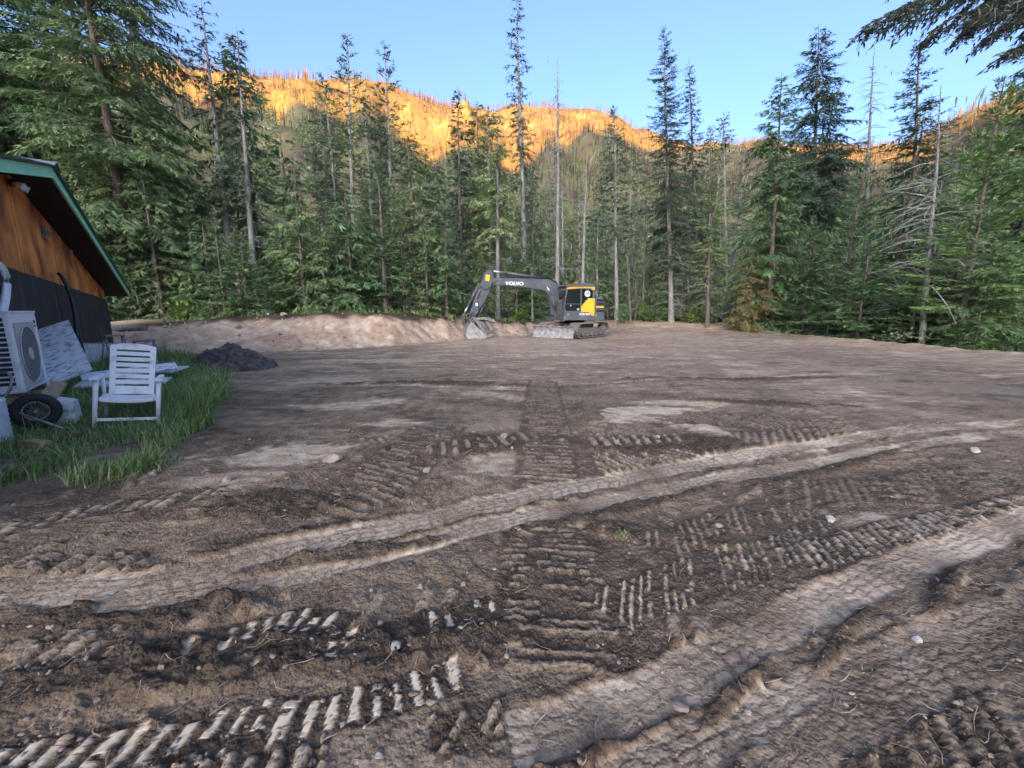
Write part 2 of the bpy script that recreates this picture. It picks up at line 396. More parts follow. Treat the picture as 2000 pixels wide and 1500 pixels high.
# darker loose soil
for j, q in enumerate([(1000, 870, 1.2, 0.35, 0.1), (1330, 870, 1.3, 0.3, 0.2), (640, 1060, 0.9, 0.25, 0.4), (480, 1290, 0.55, 0.16, 0.3), (140, 1320, 0.5, 0.14, 0.3), (820, 1260, 0.6, 0.14, 0.2),
                       (1120, 1450, 0.35, 0.10, 0.5), (1560, 1440, 0.35, 0.10, 0.6), (1390, 1040, 0.35, 0.14, 0), (1210, 1035, 0.3, 0.16, 0), (560, 990, 0.8, 0.25, 0.2), (300, 1200, 0.7, 0.2, 0.2), (850, 750, 2.2, 0.3, 0.0), (1440, 740, 2.5, 0.25, 0), (1500, 790, 1.3, 0.22, -0.2)]):
    loose(*q, h=0.03, seed=540 + j)
# grouser bars that stand out singly in the picture
cleats(pl((1095, 1290), (1085, 1150), (1075, 1030)), 0.62, 0.062, 0.44, 0.014, 0, 0.72, 0.5, 601, 0.10)
cleats(pl((1075, 1010), (1068, 900), (1062, 800), (1060, 740)), 0.6, 0.10, 0.5, 0.016, 0, 0.8, 0.55, 602, 0.2)
cleats(pl((690, 985), (790, 900), (860, 830)), 0.7, 0.10, 0.5, 0.014, 0.3, 0.7, 0.5, 603, 0.2)
cleats(pl((1180, 1190), (1330, 1130), (1480, 1080), (1640, 1030)), 0.34, 0.062, 0.44, 0.014, 0.95, 0.72, 0.78, 604, 0.16)
cleats(pl((1270, 1060), (1400, 1020), (1560, 985)), 0.36, 0.075, 0.44, 0.013, 0.8, 0.66, 0.62, 605, 0.18)
cleats(pl((1560, 1085), (1760, 1035), (1990, 985)), 0.30, 0.075, 0.46, 0.016, 0.7, 0.8, 0.85, 606, 0.12)
cleats(pl((1500, 960), (1700, 950), (1950, 930)), 0.6, 0.09, 0.5, 0.012, 0.8, 0.7, 0.5, 607, 0.2)
cleats(pl((1340, 815), (1450, 822), (1600, 835)), 0.75, 0.12, 0.5, 0.024, -0.8, 0.9, 0.6, 608, 0.16)
cleats(pl((1440, 855), (1560, 850), (1640, 845)), 0.5, 0.12, 0.5, 0.024, 0.7, 0.9, 0.6, 609, 0.16)
cleats(pl((1160, 868), (1230, 862), (1330, 858)), 0.35, 0.13, 0.5, 0.024, 0.2, 0.8, 0.7, 610, 0.15)
cleats(pl((1165, 905), (1260, 905), (1370, 890)), 0.55, 0.10, 0.55, 0.024, -0.7, 0.9, 0.65, 611, 0.15)
cleats(pl((840, 885), (940, 872), (1040, 855)), 0.42, 0.14, 0.4, 0.024, 0.2, 0.85, 0.62, 612, 0.18)
cleats(pl((10, 1040), (200, 1000), (430, 968)), 0.26, 0.10, 0.5, 0.016, 0.3, 0.7, 0.8, 613, 0.15)
cleats(pl((0, 1115), (140, 1112), (270, 1105)), 0.22, 0.10, 0.5, 0.022, 0.2, 0.75, 0.6, 614, 0.2)
cleats(pl((60, 1280), (120, 1270), (240, 1255)), 0.2, 0.09, 0.5, 0.022, 0.2, 0.7, 0.6, 615, 0.14)
cleats(pl((300, 1280), (430, 1250), (580, 1215), (680, 1225)), 0.17, 0.072, 0.50, 0.008, 0.12, 0.55, 0.95, 616, 0.05)
cleats(pl((500, 1300), (640, 1270), (800, 1225), (960, 1180)), 0.16, 0.076, 0.46, 0.008, 0.12, 0.45, 0.95, 617, 0.05)
cleats(pl((-40, 1510), (200, 1480), (420, 1445), (560, 1412)), 0.22, 0.084, 0.48, 0.009, 0.10, 0.84, 1.0, 618, 0.03, 0.3)
cleats(pl((560, 1412), (680, 1385), (790, 1350), (890, 1310)), 0.17, 0.078, 0.46, 0.009, 0.10, 0.80, 1.0, 619, 0.03, 0.3)
cleats(pl((850, 1430), (940, 1400), (990, 1385)), 0.16, 0.07, 0.5, 0.02, 0.9, 0.8, 0.6, 620, 0.12)
cleats(pl((1560, 1420), (1750, 1420), (1990, 1430)), 0.34, 0.075, 0.5, 0.016, 0.5, 0.75, 0.4, 621, 0.12)
cleats(pl((40, 1590), (380, 1545), (620, 1500)), 0.18, 0.078, 0.5, 0.024, 0.1, 0.85, 0.7, 622, 0.10)
# tyre tracks, pale and polished
tyre(pl((-60, 1165), (250, 1150), (520, 1090), (900, 1000), (1240, 925), (1560, 868), (1900, 832), (2250, 805)), 0.25, 0.026, 0.74, 701)
tyre(pl((200, 1190), (560, 1125), (930, 1035), (1270, 958), (1600, 895), (1950, 850), (2250, 826)), 0.20, 0.026, 0.68, 702)
tyre(pl((1010, 1440), (1280, 1340), (1560, 1200), (1780, 1095), (2080, 985)), 0.22, 0.03, 0.72, 703)
tyre(pl((1180, 1545), (1430, 1420), (1680, 1310), (1900, 1215), (2200, 1100)), 0.17, 0.02, 0.58, 704)
tyre(pl((1500, 1540), (1700, 1390), (1930, 1270), (2200, 1170)), 0.16, 0.015, 0.45, 705)
for j, q in enumerate([(1450, 1338, 0.30, 0.035, 0.62), (1640, 1252, 0.35, 0.035, 0.62), (1850, 1152, 0.42, 0.04, 0.58), (1240, 985, 1.0, 0.07, 0.45), (700, 1085, 0.7, 0.07, 0.35), (1640, 905, 1.3, 0.08, 0.4)]):
    loose(*q, h=0.022, seed=580 + j)
hgt = hgt + np.clip(0.45 - tone, 0, 0.5) * (np.abs(fbm(X, Y, 14, 3, 17, 0.65)) * 0.040 - 0.010) * sstep(14, 7, near)
fade = 1 / (1 + (near / 26.0) ** 2)
hgt = hgt * (0.25 + 0.75 * fade)
bank_n = np.abs(fbm(X, Y, 0.8, 3, 61)) * 0.16 + np.abs(fbm(X, Y, 3.6, 3, 63)) * 0.025
Z = Z + hgt * np.clip(pad, 0, 1) + (bank_n - 0.12) * on_bank + floor_m * (1 - on_bank) * fbm(X, Y, 0.8, 3, 66) * 0.09
# the sheet dips under the wide terrain at its rim
rim = np.maximum.reduce([sstep(-38, -42, X), sstep(36, 40, X), sstep(47, 52, Y), sstep(-26, -32, Y)])
Z = Z - rim * 1.5
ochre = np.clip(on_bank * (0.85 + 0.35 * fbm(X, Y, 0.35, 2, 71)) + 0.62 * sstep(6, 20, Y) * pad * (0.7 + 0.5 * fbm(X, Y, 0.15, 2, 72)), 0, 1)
topsoil = on_bank * sstep(0.66, 0.86, bd / np.interp(X, BX, BW) + 0.10 * noise(X * 1.3, Y * 1.3, 73)) * (1 - sstep(6, 8, bd))
tone = np.clip(tone, 0.0, 1.0)
duff = np.clip(np.maximum(floor_m, topsoil), 0, 1)
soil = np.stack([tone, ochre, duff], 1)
ii = np.arange(NX * NY).reshape(NY, NX)
GF = np.stack([ii[:-1, :-1].ravel(), ii[:-1, 1:].ravel(), ii[1:, 1:].ravel(), ii[1:, :-1].ravel()], 1)

def ground_material():
    m, N, L, B = new_mat("dirt"); B.inputs["Roughness"].default_value = 0.92; B.inputs["Specular IOR Level"].default_value = 0.2
    at = N.new("ShaderNodeAttribute"); at.attribute_name = "soil"
    sp = N.new("ShaderNodeSeparateColor"); L.new(at.outputs["Color"], sp.inputs[0])
    tc = N.new("ShaderNodeTexCoord")
    def nz(s, d=4, r=0.6):
        n = N.new("ShaderNodeTexNoise"); n.inputs["Scale"].default_value = s; n.inputs["Detail"].default_value = d; n.inputs["Roughness"].default_value = r
        L.new(tc.outputs["Object"], n.inputs["Vector"]); return n
    def math_(op, a, b):
        n = N.new("ShaderNodeMath"); n.operation = op
        for k, q in enumerate((a, b)):
            if isinstance(q, (int, float)): n.inputs[k].default_value = q
            else: L.new(q, n.inputs[k])
        return n.outputs[0]
    fine = nz(34, 4, 0.62); grit = nz(110, 2, 0.5)
    t = math_('ADD', sp.outputs[0], math_('MULTIPLY', math_('SUBTRACT', fine.outputs[0], 0.5), 0.55))
    t = math_('ADD', t, math_('MULTIPLY', math_('SUBTRACT', grit.outputs[0], 0.5), 0.15))
    rp = N.new("ShaderNodeValToRGB"); E = rp.color_ramp.elements
    for k, (p, c) in enumerate([(0.0, (0.035, 0.025, 0.018)), (0.30, (0.125, 0.088, 0.059)), (0.62, (0.280, 0.205, 0.140)), (1.0, (0.58, 0.465, 0.335))]):
        e = E[k] if k < 2 else E.new(p); e.position = p; e.color = (*c, 1)
    L.new(t, rp.inputs[0])
    rp2 = N.new("ShaderNodeValToRGB"); E = rp2.color_ramp.elements; blot = nz(3.2, 8, 0.68)
    for k, (p, c) in enumerate([(0.28, (0.22, 0.120, 0.065)), (0.42, (0.40, 0.262, 0.168)), (0.56, (0.50, 0.355, 0.245)), (0.70, (0.62, 0.49, 0.37))]):
        e = E[k] if k < 2 else E.new(p); e.position = p; e.color = (*c, 1)
    L.new(math_('ADD', blot.outputs[0], math_('MULTIPLY', math_('SUBTRACT', sp.outputs[0], 0.4), 0.3)), rp2.inputs[0])
    mx = N.new("ShaderNodeMix"); mx.data_type = 'RGBA'; L.new(sp.outputs[1], mx.inputs[0]); L.new(rp.outputs[0], mx.inputs[6]); L.new(rp2.outputs[0], mx.inputs[7])
    rp3 = N.new("ShaderNodeValToRGB"); E = rp3.color_ramp.elements; dn = nz(2.4, 7, 0.7)
    for k, (p, c) in enumerate([(0.35, (0.030, 0.020, 0.014)), (0.52, (0.075, 0.050, 0.032)), (0.68, (0.060, 0.070, 0.028))]):
        e = E[k] if k < 2 else E.new(p); e.position = p; e.color = (*c, 1)
    L.new(dn.outputs[0], rp3.inputs[0])
    mx2 = N.new("ShaderNodeMix"); mx2.data_type = 'RGBA'; L.new(sp.outputs[2], mx2.inputs[0]); L.new(mx.outputs[2], mx2.inputs[6]); L.new(rp3.outputs[0], mx2.inputs[7])
    L.new(mx2.outputs[2], B.inputs["Base Color"])
    def crumbs(sc):
        w = N.new("ShaderNodeTexVoronoi"); w.feature = 'F1'; w.inputs["Scale"].default_value = sc; w.inputs["Randomness"].default_value = 1.0
        wn_ = nz(sc * 1.3, 2, 0.5); vm = N.new("ShaderNodeVectorMath"); vm.operation = 'MULTIPLY_ADD'; vm.inputs[1].default_value = (0.6 / sc,) * 3
        L.new(wn_.outputs["Color"], vm.inputs[0]); L.new(tc.outputs["Object"], vm.inputs[2]); L.new(vm.outputs[0], w.inputs["Vector"])
        return math_('SUBTRACT', 1.0, w.outputs["Distance"])
    loose_ = math_('SUBTRACT', 1.0, sp.outputs[0])
    crumb = math_('MULTIPLY', math_('ADD', math_('MULTIPLY', crumbs(30), 1.5), math_('MULTIPLY', crumbs(66), 0.9)), math_('MULTIPLY', math_('ADD', math_('MULTIPLY', loose_, 1.0), 0.04), math_('SUBTRACT', 1.0, math_('MULTIPLY', sp.outputs[1], 0.7))))
    bm_ = N.new("ShaderNodeBump"); bm_.inputs["Strength"].default_value = 1.0; bm_.inputs["Distance"].default_value = 0.010
    h = math_('MULTIPLY', math_('ADD', math_('MULTIPLY', fine.outputs[0], 0.75), math_('MULTIPLY', nz(18, 3, 0.6).outputs[0], 0.45)), math_('ADD', math_('MULTIPLY', loose_, 0.9), 0.12))
    h = math_('ADD', h, crumb)
    L.new(h, bm_.inputs["Height"]); L.new(bm_.outputs[0], B.inputs["Normal"])
    return m
M_DIRT = ground_material()
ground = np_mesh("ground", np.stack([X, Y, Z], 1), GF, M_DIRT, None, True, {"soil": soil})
tag(ground, "graded bare dirt pad with digger and tyre tracks", kind="structure")
ZG = Z.reshape(NY, NX)
def gz(x, y):
    """height of the finished dirt surface"""
    i = int(np.clip(np.searchsorted(gx, x), 1, NX - 1)); j = int(np.clip(np.searchsorted(gy, y), 1, NY - 1))
    fx = (x - gx[i - 1]) / (gx[i] - gx[i - 1]); fy = (y - gy[j - 1]) / (gy[j] - gy[j - 1])
    return float((ZG[j - 1, i - 1] * (1 - fx) + ZG[j - 1, i] * fx) * (1 - fy) + (ZG[j, i - 1] * (1 - fx) + ZG[j, i] * fx) * fy)
def gzv(x, y):
    i = np.clip(np.searchsorted(gx, x), 1, NX - 1); j = np.clip(np.searchsorted(gy, y), 1, NY - 1)
    return ZG[j, i]

# ------------------------------------------------------------------ hills all round, one sheet to the horizon
na = 300; az = np.linspace(-math.pi, math.pi, na, endpoint=False); rr = np.concatenate([[34, 40, 46], np.geomspace(52, 7500, 120)])
A, R = np.meshgrid(az, rr); HX = (R * np.sin(A)).ravel(); HY = (R * np.cos(A)).ravel()
HZ = land_h(HX, HY) - 0.35 * (1 - sstep(40, 52, R.ravel())) - 0.6 * sstep(52, 34, R.ravel())
big = np.hypot(HX, HY) > 120
HZ = HZ + big * 3.0 * fbm(HX, HY, 0.012, 3, 81) * sstep(120, 300, np.hypot(HX, HY)) * np.where(HY < 0, 0.3, 1)
jj = np.arange(na * len(rr)).reshape(len(rr), na); jn = np.roll(jj, -1, 1)
HF = np.stack([jj[:-1].ravel(), jn[:-1].ravel(), jn[1:].ravel(), jj[1:].ravel()], 1)[:, ::-1]
m, N, L, B = new_mat("hillside"); B.inputs["Roughness"].default_value = 0.95; B.inputs["Specular IOR Level"].default_value = 0.1
tc = N.new("ShaderNodeTexCoord"); n1 = N.new("ShaderNodeTexNoise"); n1.inputs["Scale"].default_value = 0.018; n1.inputs["Detail"].default_value = 9; n1.inputs["Roughness"].default_value = 0.7
L.new(tc.outputs["Object"], n1.inputs["Vector"]); rp = N.new("ShaderNodeValToRGB"); E = rp.color_ramp.elements
for k, (p, c) in enumerate([(0.36, (0.050, 0.040, 0.032)), (0.46, (0.132, 0.100, 0.070)), (0.55, (0.130, 0.118, 0.050)), (0.66, (0.24, 0.182, 0.122))]):
    e = E[k] if k < 2 else E.new(p); e.position = p; e.color = (*c, 1)
L.new(n1.outputs[0], rp.inputs[0]); L.new(rp.outputs[0], B.inputs["Base Color"])
hills = np_mesh("hills", np.stack([HX, HY, HZ], 1), HF, m, None, True); tag(hills, "steep mountainside of burnt forest, its top lit orange", kind="structure")
# ------------------------------------------------------------------ trees
M_BARK_GREY = mat("bark_grey", (0.36, 0.34, 0.32), 0.9, (0.16, 0.145, 0.13), 5, 0.6, 30, stretch=(6, 6, 0.8))
M_BARK_BROWN = mat("bark_brown", (0.20, 0.155, 0.125), 0.9, (0.085, 0.062, 0.048), 5, 0.6, 30, stretch=(6, 6, 1.2))
M_DEAD = mat("dead_wood", (0.40, 0.38, 0.36), 0.9, (0.20, 0.185, 0.17), 6, 0.3, 30, stretch=(5, 5, 0.7))
M_GREYTWIG = mat("grey_twigs", (0.36, 0.34, 0.32), 0.9, (0.20, 0.185, 0.17), 6)
M_TWIG = mat("twig_bark", (0.17, 0.145, 0.12), 0.9, (0.09, 0.075, 0.06), 8)
M_SPRUCE = foliage("spruce_needles", [(0.059, 0.092, 0.066), (0.102, 0.151, 0.097), (0.161, 0.226, 0.128)])
M_FIR = foliage("fir_needles", [(0.087, 0.158, 0.075), (0.152, 0.254, 0.106), (0.260, 0.376, 0.151)])
M_HEMLOCK = foliage("hemlock_needles", [(0.110, 0.165, 0.078), (0.201, 0.278, 0.119), (0.325, 0.404, 0.170)])
M_OLIVE = foliage("olive_needles", [(0.153, 0.217, 0.092), (0.269, 0.356, 0.143), (0.408, 0.497, 0.204)])
M_CEDAR = foliage("cedar_sprays", [(0.121, 0.209, 0.080), (0.209, 0.329, 0.115), (0.329, 0.472, 0.158)])
M_HAZE_PALED = foliage("haze_paled_needles", [(0.12, 0.155, 0.080), (0.185, 0.235, 0.115), (0.255, 0.31, 0.155)])  # lightened needle colours stand in for haze over the wood behind
M_RUSTY = foliage("rusty_leaves", [(0.154, 0.127, 0.053), (0.254, 0.203, 0.080), (0.263, 0.285, 0.109)])
M_BROAD = foliage("broad_leaves", [(0.121, 0.197, 0.049), (0.209, 0.319, 0.072), (0.373, 0.494, 0.104)], 0.4, 0.45)
M_LICHEN = foliage("hanging_lichen", [(0.16, 0.18, 0.12), (0.24, 0.26, 0.18), (0.30, 0.32, 0.23)], 0.3)

def tubes(P, r, n=4):
    """P (b,k,3) polylines, r (b,k) radii -> verts, quads"""
    b, k, _ = P.shape
    T = np.gradient(P, axis=1); T /= np.linalg.norm(T, axis=2, keepdims=True) + 1e-9
    ref = np.where(np.abs(T[..., 2:3]) < 0.9, np.array([0, 0, 1.0]), np.array([1.0, 0, 0]))
    U = np.cross(T, ref); U /= np.linalg.norm(U, axis=2, keepdims=True) + 1e-9; W = np.cross(U, T)
    a = np.arange(n) * 2 * math.pi / n
    V = P[:, :, None, :] + r[:, :, None, None] * (np.cos(a)[None, None, :, None] * U[:, :, None, :] + np.sin(a)[None, None, :, None] * W[:, :, None, :])
    idx = np.arange(b * k * n).reshape(b, k, n); nx = np.roll(idx, -1, 2)
    Q = np.stack([idx[:, :-1], nx[:, :-1], nx[:, 1:], idx[:, 1:]], -1).reshape(-1, 4)
    return V.reshape(-1, 3), Q

def kites(p, d, ln, w, tint, R, roll=0.5):
    """needle sprays: one slim leaf-shaped quad each"""
    n = len(p); up = np.array([0, 0, 1.0]) + R.normal(0, roll, (n, 3))
    s = np.cross(d, up); s /= np.linalg.norm(s, axis=1, keepdims=True) + 1e-9
    ln = ln[:, None]; w = w[:, None]
    V = np.stack([p, p + d * ln * 0.42 + s * w, p + d * ln, p + d * ln * 0.42 - s * w], 1)
    return V.reshape(-1, 3), np.arange(4 * n).reshape(n, 4), np.repeat(tint, 4)

def needles(p, d, ln, w, tint, R, roll=0.5):
    """finer needle sprays: two slim pointed blades each, forked"""
    n = len(p); up = np.array([0, 0, 1.0]) + R.normal(0, roll, (n, 3)); s = np.cross(d, up); s /= np.linalg.norm(s, axis=1, keepdims=True) + 1e-9
    T = []
    for sg, f in ((1, 1.0), (-1, 0.88)):
        a = R.uniform(0.05, 0.42, n)[:, None] * sg; dd = d * np.cos(a) + s * np.sin(a); sw = s * np.cos(a) - d * np.sin(a); b = p + d * (ln * R.uniform(0, 0.25, n))[:, None]
        T += [b + sw * (w * 0.62)[:, None], b - sw * (w * 0.62)[:, None], b + dd * (ln * f * R.uniform(0.85, 1.2, n))[:, None]]
    return np.stack(T, 1).reshape(-1, 3), np.arange(6 * n).reshape(2 * n, 3), np.repeat(tint, 6)
def conifer_mesh(seed, H, R0, cb, kind='spruce', lean=(0, 0), dead_from=0.05, lod=1.0, dead_n=0, lichen=0, r0=None, bend=0.0):
    R = np.random.default_rng(seed); out = {}
    r0 = r0 or 0.0085 * H + 0.03
    kn = 12; u = np.linspace(0, 1, kn); wob = np.cumsum(R.normal(0, 0.006 * H / 4, (kn, 2)), 0) * u[:, None]
    ax = np.stack([lean[0] * u + wob[:, 0] + bend * u * u, lean[1] * u + wob[:, 1], H * u], 1); ax[0] *= 0; ax[0, 2] = -0.4
    rad = r0 * (1 - u) ** 0.85 + 0.012; rad[0] *= 1.35
    out['trunk'] = tubes(ax[None], rad[None], 8)
    def trunk_at(h):
        q = h / H; return np.stack([np.interp(q, u, ax[:, 0]), np.interp(q, u, ax[:, 1]), h], 1), np.interp(q, u, rad)
    prof = dict(
        spruce=dict(p=0.75, up=0.50, low=-0.45, droop=0.22, tip=0.20, sp=0.30, per=6, side=0.26, tdrop=0.30, kl=0.28, kw=0.056, ang=0.95),
        fir=dict(p=0.85, up=0.75, low=0.02, droop=0.10, tip=0.08, sp=0.30, per=6, side=0.36, tdrop=0.06, kl=0.27, kw=0.056, ang=0.95),
        hemlock=dict(p=0.55, up=0.45, low=-0.12, droop=0.32, tip=0.02, sp=0.30, per=5, side=0.40, tdrop=0.45, kl=0.29, kw=0.060, ang=0.9),
        cedar=dict(p=0.6, up=0.5, low=-0.15, droop=0.35, tip=0.22, sp=0.30, per=5, side=0.42, tdrop=0.75, kl=0.30, kw=0.066, ang=0.85),
        sparse=dict(p=0.45, up=0.5, low=-0.35, droop=0.25, tip=0.12, sp=0.36, per=5, side=0.30, tdrop=0.55, kl=0.27, kw=0.05, ang=1.0),
        airy=dict(p=0.6, up=0.7, low=-0.10, droop=0.12, tip=0.10, sp=0.36, per=5, side=0.33, tdrop=0.25, kl=0.25, kw=0.046, ang=0.9))[kind]
    # living branches
    hs = np.arange(cb * H, H * 0.985, prof['sp'] / max(lod, 0.3) ** 0.35); nb = len(hs) * prof['per']
    h = np.repeat(hs, prof['per']) + R.normal(0, 0.12, nb); h = np.clip(h, cb * H * 0.9, H * 0.985)
    t = (h - cb * H) / (H - cb * H); t = np.clip(t, 0, 1)
    shape = (1 - t) ** prof['p'] * np.clip(0.55 + t * 3.0, 0, 1)
    clump = 1 + 0.30 * noise(h * 0.9, np.zeros(nb), seed % 97)
    Lb = 1.12 * R0 * shape * R.uniform(0.55, 1.12, nb) * clump + 0.10
    keep = R.random(nb) > (0.20 if kind in ('sparse', 'airy') else 0.10); h, t, Lb = h[keep], t[keep], Lb[keep]; nb = len(h)
    az = R.uniform(0, 2 * math.pi, nb); e = prof['low'] + (prof['up'] - prof['low']) * t ** 1.3 + R.normal(0, 0.12, nb)
    base, _ = trunk_at(h); rd = np.stack([np.cos(az), np.sin(az), np.zeros(nb)], 1)
    def axis(bi, uu):
        L = Lb[bi]; rad_ = L * uu * np.cos(e[bi]); zz = L * (np.sin(e[bi]) * uu - prof['droop'] * uu ** 2 + prof['tip'] * uu ** 3)
        p = base[bi] + rd[bi] * rad_[:, None]; p[:, 2] += zz; return p
    k = 4; uu = np.tile(np.linspace(0, 0.92, k), nb); bi = np.repeat(np.arange(nb), k)
    P = axis(bi, uu).reshape(nb, k, 3); rb = (0.006 + 0.009 * Lb)[:, None] * np.linspace(1, 0.25, k)[None]
    bv, bq = tubes(P, rb, 3)
    m = np.maximum(3, (Lb / 0.085 * lod)).astype(int); bi = np.repeat(np.arange(nb), m); nt = len(bi)
    u1 = 0.10 + 0.90 * R.random(nt) ** 0.85
    p = axis(bi, u1); p2 = axis(bi, np.minimum(u1 + 0.06, 1.06)); tg = p2 - p; tg /= np.linalg.norm(tg, axis=1, keepdims=True) + 1e-9
    sd = np.cross(tg, np.array([0, 0, 1.0])); sd /= np.linalg.norm(sd, axis=1, keepdims=True) + 1e-9
    sg = np.where(R.random(nt) < 0.5, -1.0, 1.0); ang = prof['ang'] * R.uniform(0.6, 1.1, nt)
    tl = (prof['side'] * Lb[bi] * (1.05 - u1) * np.clip(u1 * 4, 0.3, 1) + 0.07) * R.uniform(0.6, 1.15, nt)
    d = tg * np.cos(ang)[:, None] + sd * (sg * np.sin(ang))[:, None]; d[:, 2] -= prof['tdrop'] * R.uniform(0.4, 1.3, nt); d /= np.linalg.norm(d, axis=1, keepdims=True)
    ck = np.maximum(1, np.round(tl / 0.20 * lod ** 0.5)).astype(int); ti = np.repeat(np.arange(nt), ck)
    first = np.cumsum(ck) - ck; j = np.arange(len(ti)) - first[ti]; fr = (j + 0.0) / ck[ti]
    pp = p[ti] + d[ti] * (tl[ti] * fr)[:, None]; pp[:, 2] -= prof['tdrop'] * 0.25 * tl[ti] * fr ** 2
    dd = d[ti] + R.normal(0, 0.20, (len(ti), 3)); dd[:, 2] -= 0.25 * prof['tdrop'] * fr; dd /= np.linalg.norm(dd, axis=1, keepdims=True)
    s = 1 / max(lod, 0.2) ** 0.5
    kl = np.minimum(prof['kl'], tl[ti] / ck[ti] * 1.5 + 0.07) * R.uniform(0.8, 1.25, len(ti)) * s
    bt = np.clip(R.normal(0.45, 0.22, nb), 0, 1)
    tint = np.clip(bt[bi][ti] + R.normal(0, 0.16, len(ti)), 0, 1)
    out['crown'] = needles(pp, dd, kl, prof['kw'] * s * R.uniform(0.7, 1.2, len(ti)) * np.clip(kl / prof['kl'], 0.6, 1.3), tint, R)
    out['twigs'] = (bv, bq)
    if cb >= 0.9: out['crown'] = None
    lich = []
    if dead_n:
        nd = dead_n; hd = R.uniform(dead_from * H, max(cb, dead_from + 0.05) * H + 0.10 * H * (cb < 0.9), nd)
        if kind == 'snag': pass
        Ld = R.uniform(0.35, 1.0, nd) * R0 * np.clip(1.25 * np.clip(1 - hd / H, 0, 1) ** 0.55, 0.06, 1); ad = R.uniform(0, 2 * math.pi, nd)
        b0, _ = trunk_at(hd); rdd = np.stack([np.cos(ad), np.sin(ad), np.zeros(nd)], 1); kk = 5; uu = np.linspace(0, 1, kk)
        el = R.normal(0.05, 0.22, nd); dr = R.uniform(0.15, 0.55, nd); tp = R.uniform(-0.1, 0.25, nd)
        P = b0[:, None] + rdd[:, None] * (Ld[:, None] * uu[None] * np.cos(el)[:, None])[..., None]
        P[..., 2] += Ld[:, None] * (np.sin(el)[:, None] * uu - dr[:, None] * uu ** 2 + tp[:, None] * uu ** 3)
        P[:, 1:-1] += R.normal(0, 0.02, (nd, kk - 2, 3)) * Ld[:, None, None]
        dv, dq = tubes(P, (0.010 + 0.010 * Ld)[:, None] * np.linspace(1, 0.22, kk)[None], 3)
        # side sprigs
        ns = nd * 3; si = R.integers(0, nd, ns); su = R.integers(1, kk - 1, ns); a = P[si, su]; q = P[si, su + 1] - a; q /= np.linalg.norm(q, axis=1, keepdims=True)
        q = q + R.normal(0, 0.55, (ns, 3)); q[:, 2] -= 0.25; q /= np.linalg.norm(q, axis=1, keepdims=True); sl = R.uniform(0.1, 0.32, ns) * Ld[si]
        PP = np.stack([a, a + q * sl[:, None] * 0.5, a + q * sl[:, None] + np.array([0, 0, -0.05])], 1)
        sv, sq = tubes(PP, np.tile(np.array([0.008, 0.006, 0.003]), (ns, 1)), 3)
        out['dead'] = (np.vstack([dv, sv]), np.vstack([dq, sq + len(dv)]))
        lich = P[:, 1:].reshape(-1, 3)
    if lichen:
        src = np.vstack([lich, pp[R.integers(0, len(pp), 200)]]) if len(lich) else pp
        a = src[R.integers(0, len(src), lichen)] + R.normal(0, 0.05, (lichen, 3)); d = np.array([0, 0, -1.0]) + R.normal(0, 0.12, (lichen, 3)); d /= np.linalg.norm(d, axis=1, keepdims=True)
        out['lichen'] = kites(a, d, R.uniform(0.15, 0.55, lichen), R.uniform(0.015, 0.04, lichen), R.random(lichen), R)
    return out
def put_tree(name, loc, parts, m_leaf, m_bark, label, cat="tree", group=None, m_dead=None, rz=0.0):
    t = empty(name, loc, rz); tag(t, label, cat, group)
    v, q = parts['trunk']; np_mesh("trunk", v, q, m_bark, t, True)
    if parts.get('crown') is not None and len(parts['crown'][0]):
        v, q, ti = parts['crown']; c = np_mesh("crown", v, q, m_leaf, t, False, {"tint": ti}); c["kind"] = "stuff"
        v, q = parts['twigs']; np_mesh("twigs", v, q, M_TWIG, c, True)["kind"] = "stuff"
    if 'dead' in parts: v, q = parts['dead']; np_mesh("dead_branches", v, q, m_dead or M_DEAD, t, True)["kind"] = "stuff"
    if 'lichen' in parts: v, q, ti = parts['lichen']; np_mesh("lichen", v, q, M_LICHEN, t, False, {"tint": ti})["kind"] = "stuff"
    return t
def copy_tree(src, loc, rz, sc, label=None, group=None):
    r = src.copy(); C.objects.link(r); r.location = loc; r.rotation_euler = (0, 0, rz); r.scale = (sc, sc, sc)
    if label: r["label"] = label
    if group: r["group"] = group
    for ch in src.children:
        c = ch.copy(); C.objects.link(c); c.parent = r
        for g in ch.children:
            d = g.copy(); C.objects.link(d); d.parent = c
    return r

# trees one can pick out, by where they stand: base x in the photo, distance, top (x, y), reach, crown start, kind
def hero(name, bx, Yd, tx, ty, R0, cb, kind, leaf, bark, label, seed, lod=1.0, dead=0, lichen=0, dead_from=0.05, r0=None, dY=0.0, m_dead=None, zoff=0.0):
    gx_ = (bx - 1000) / F_PX * Yd / (CP + 0.16 * SP); z0 = float(base_h(gx_, Yd)) + zoff
    top = at_depth(tx, ty, Yd + dY); H = max(top[2] - z0, 1.0)
    parts = conifer_mesh(seed, H, R0, cb, kind, (top[0] - gx_, dY), dead_from, lod, dead, lichen, r0)
    return put_tree(name, (gx_, Yd, z0), parts, leaf, bark, label, m_dead=m_dead)

G, Bn = M_BARK_GREY, M_BARK_BROWN
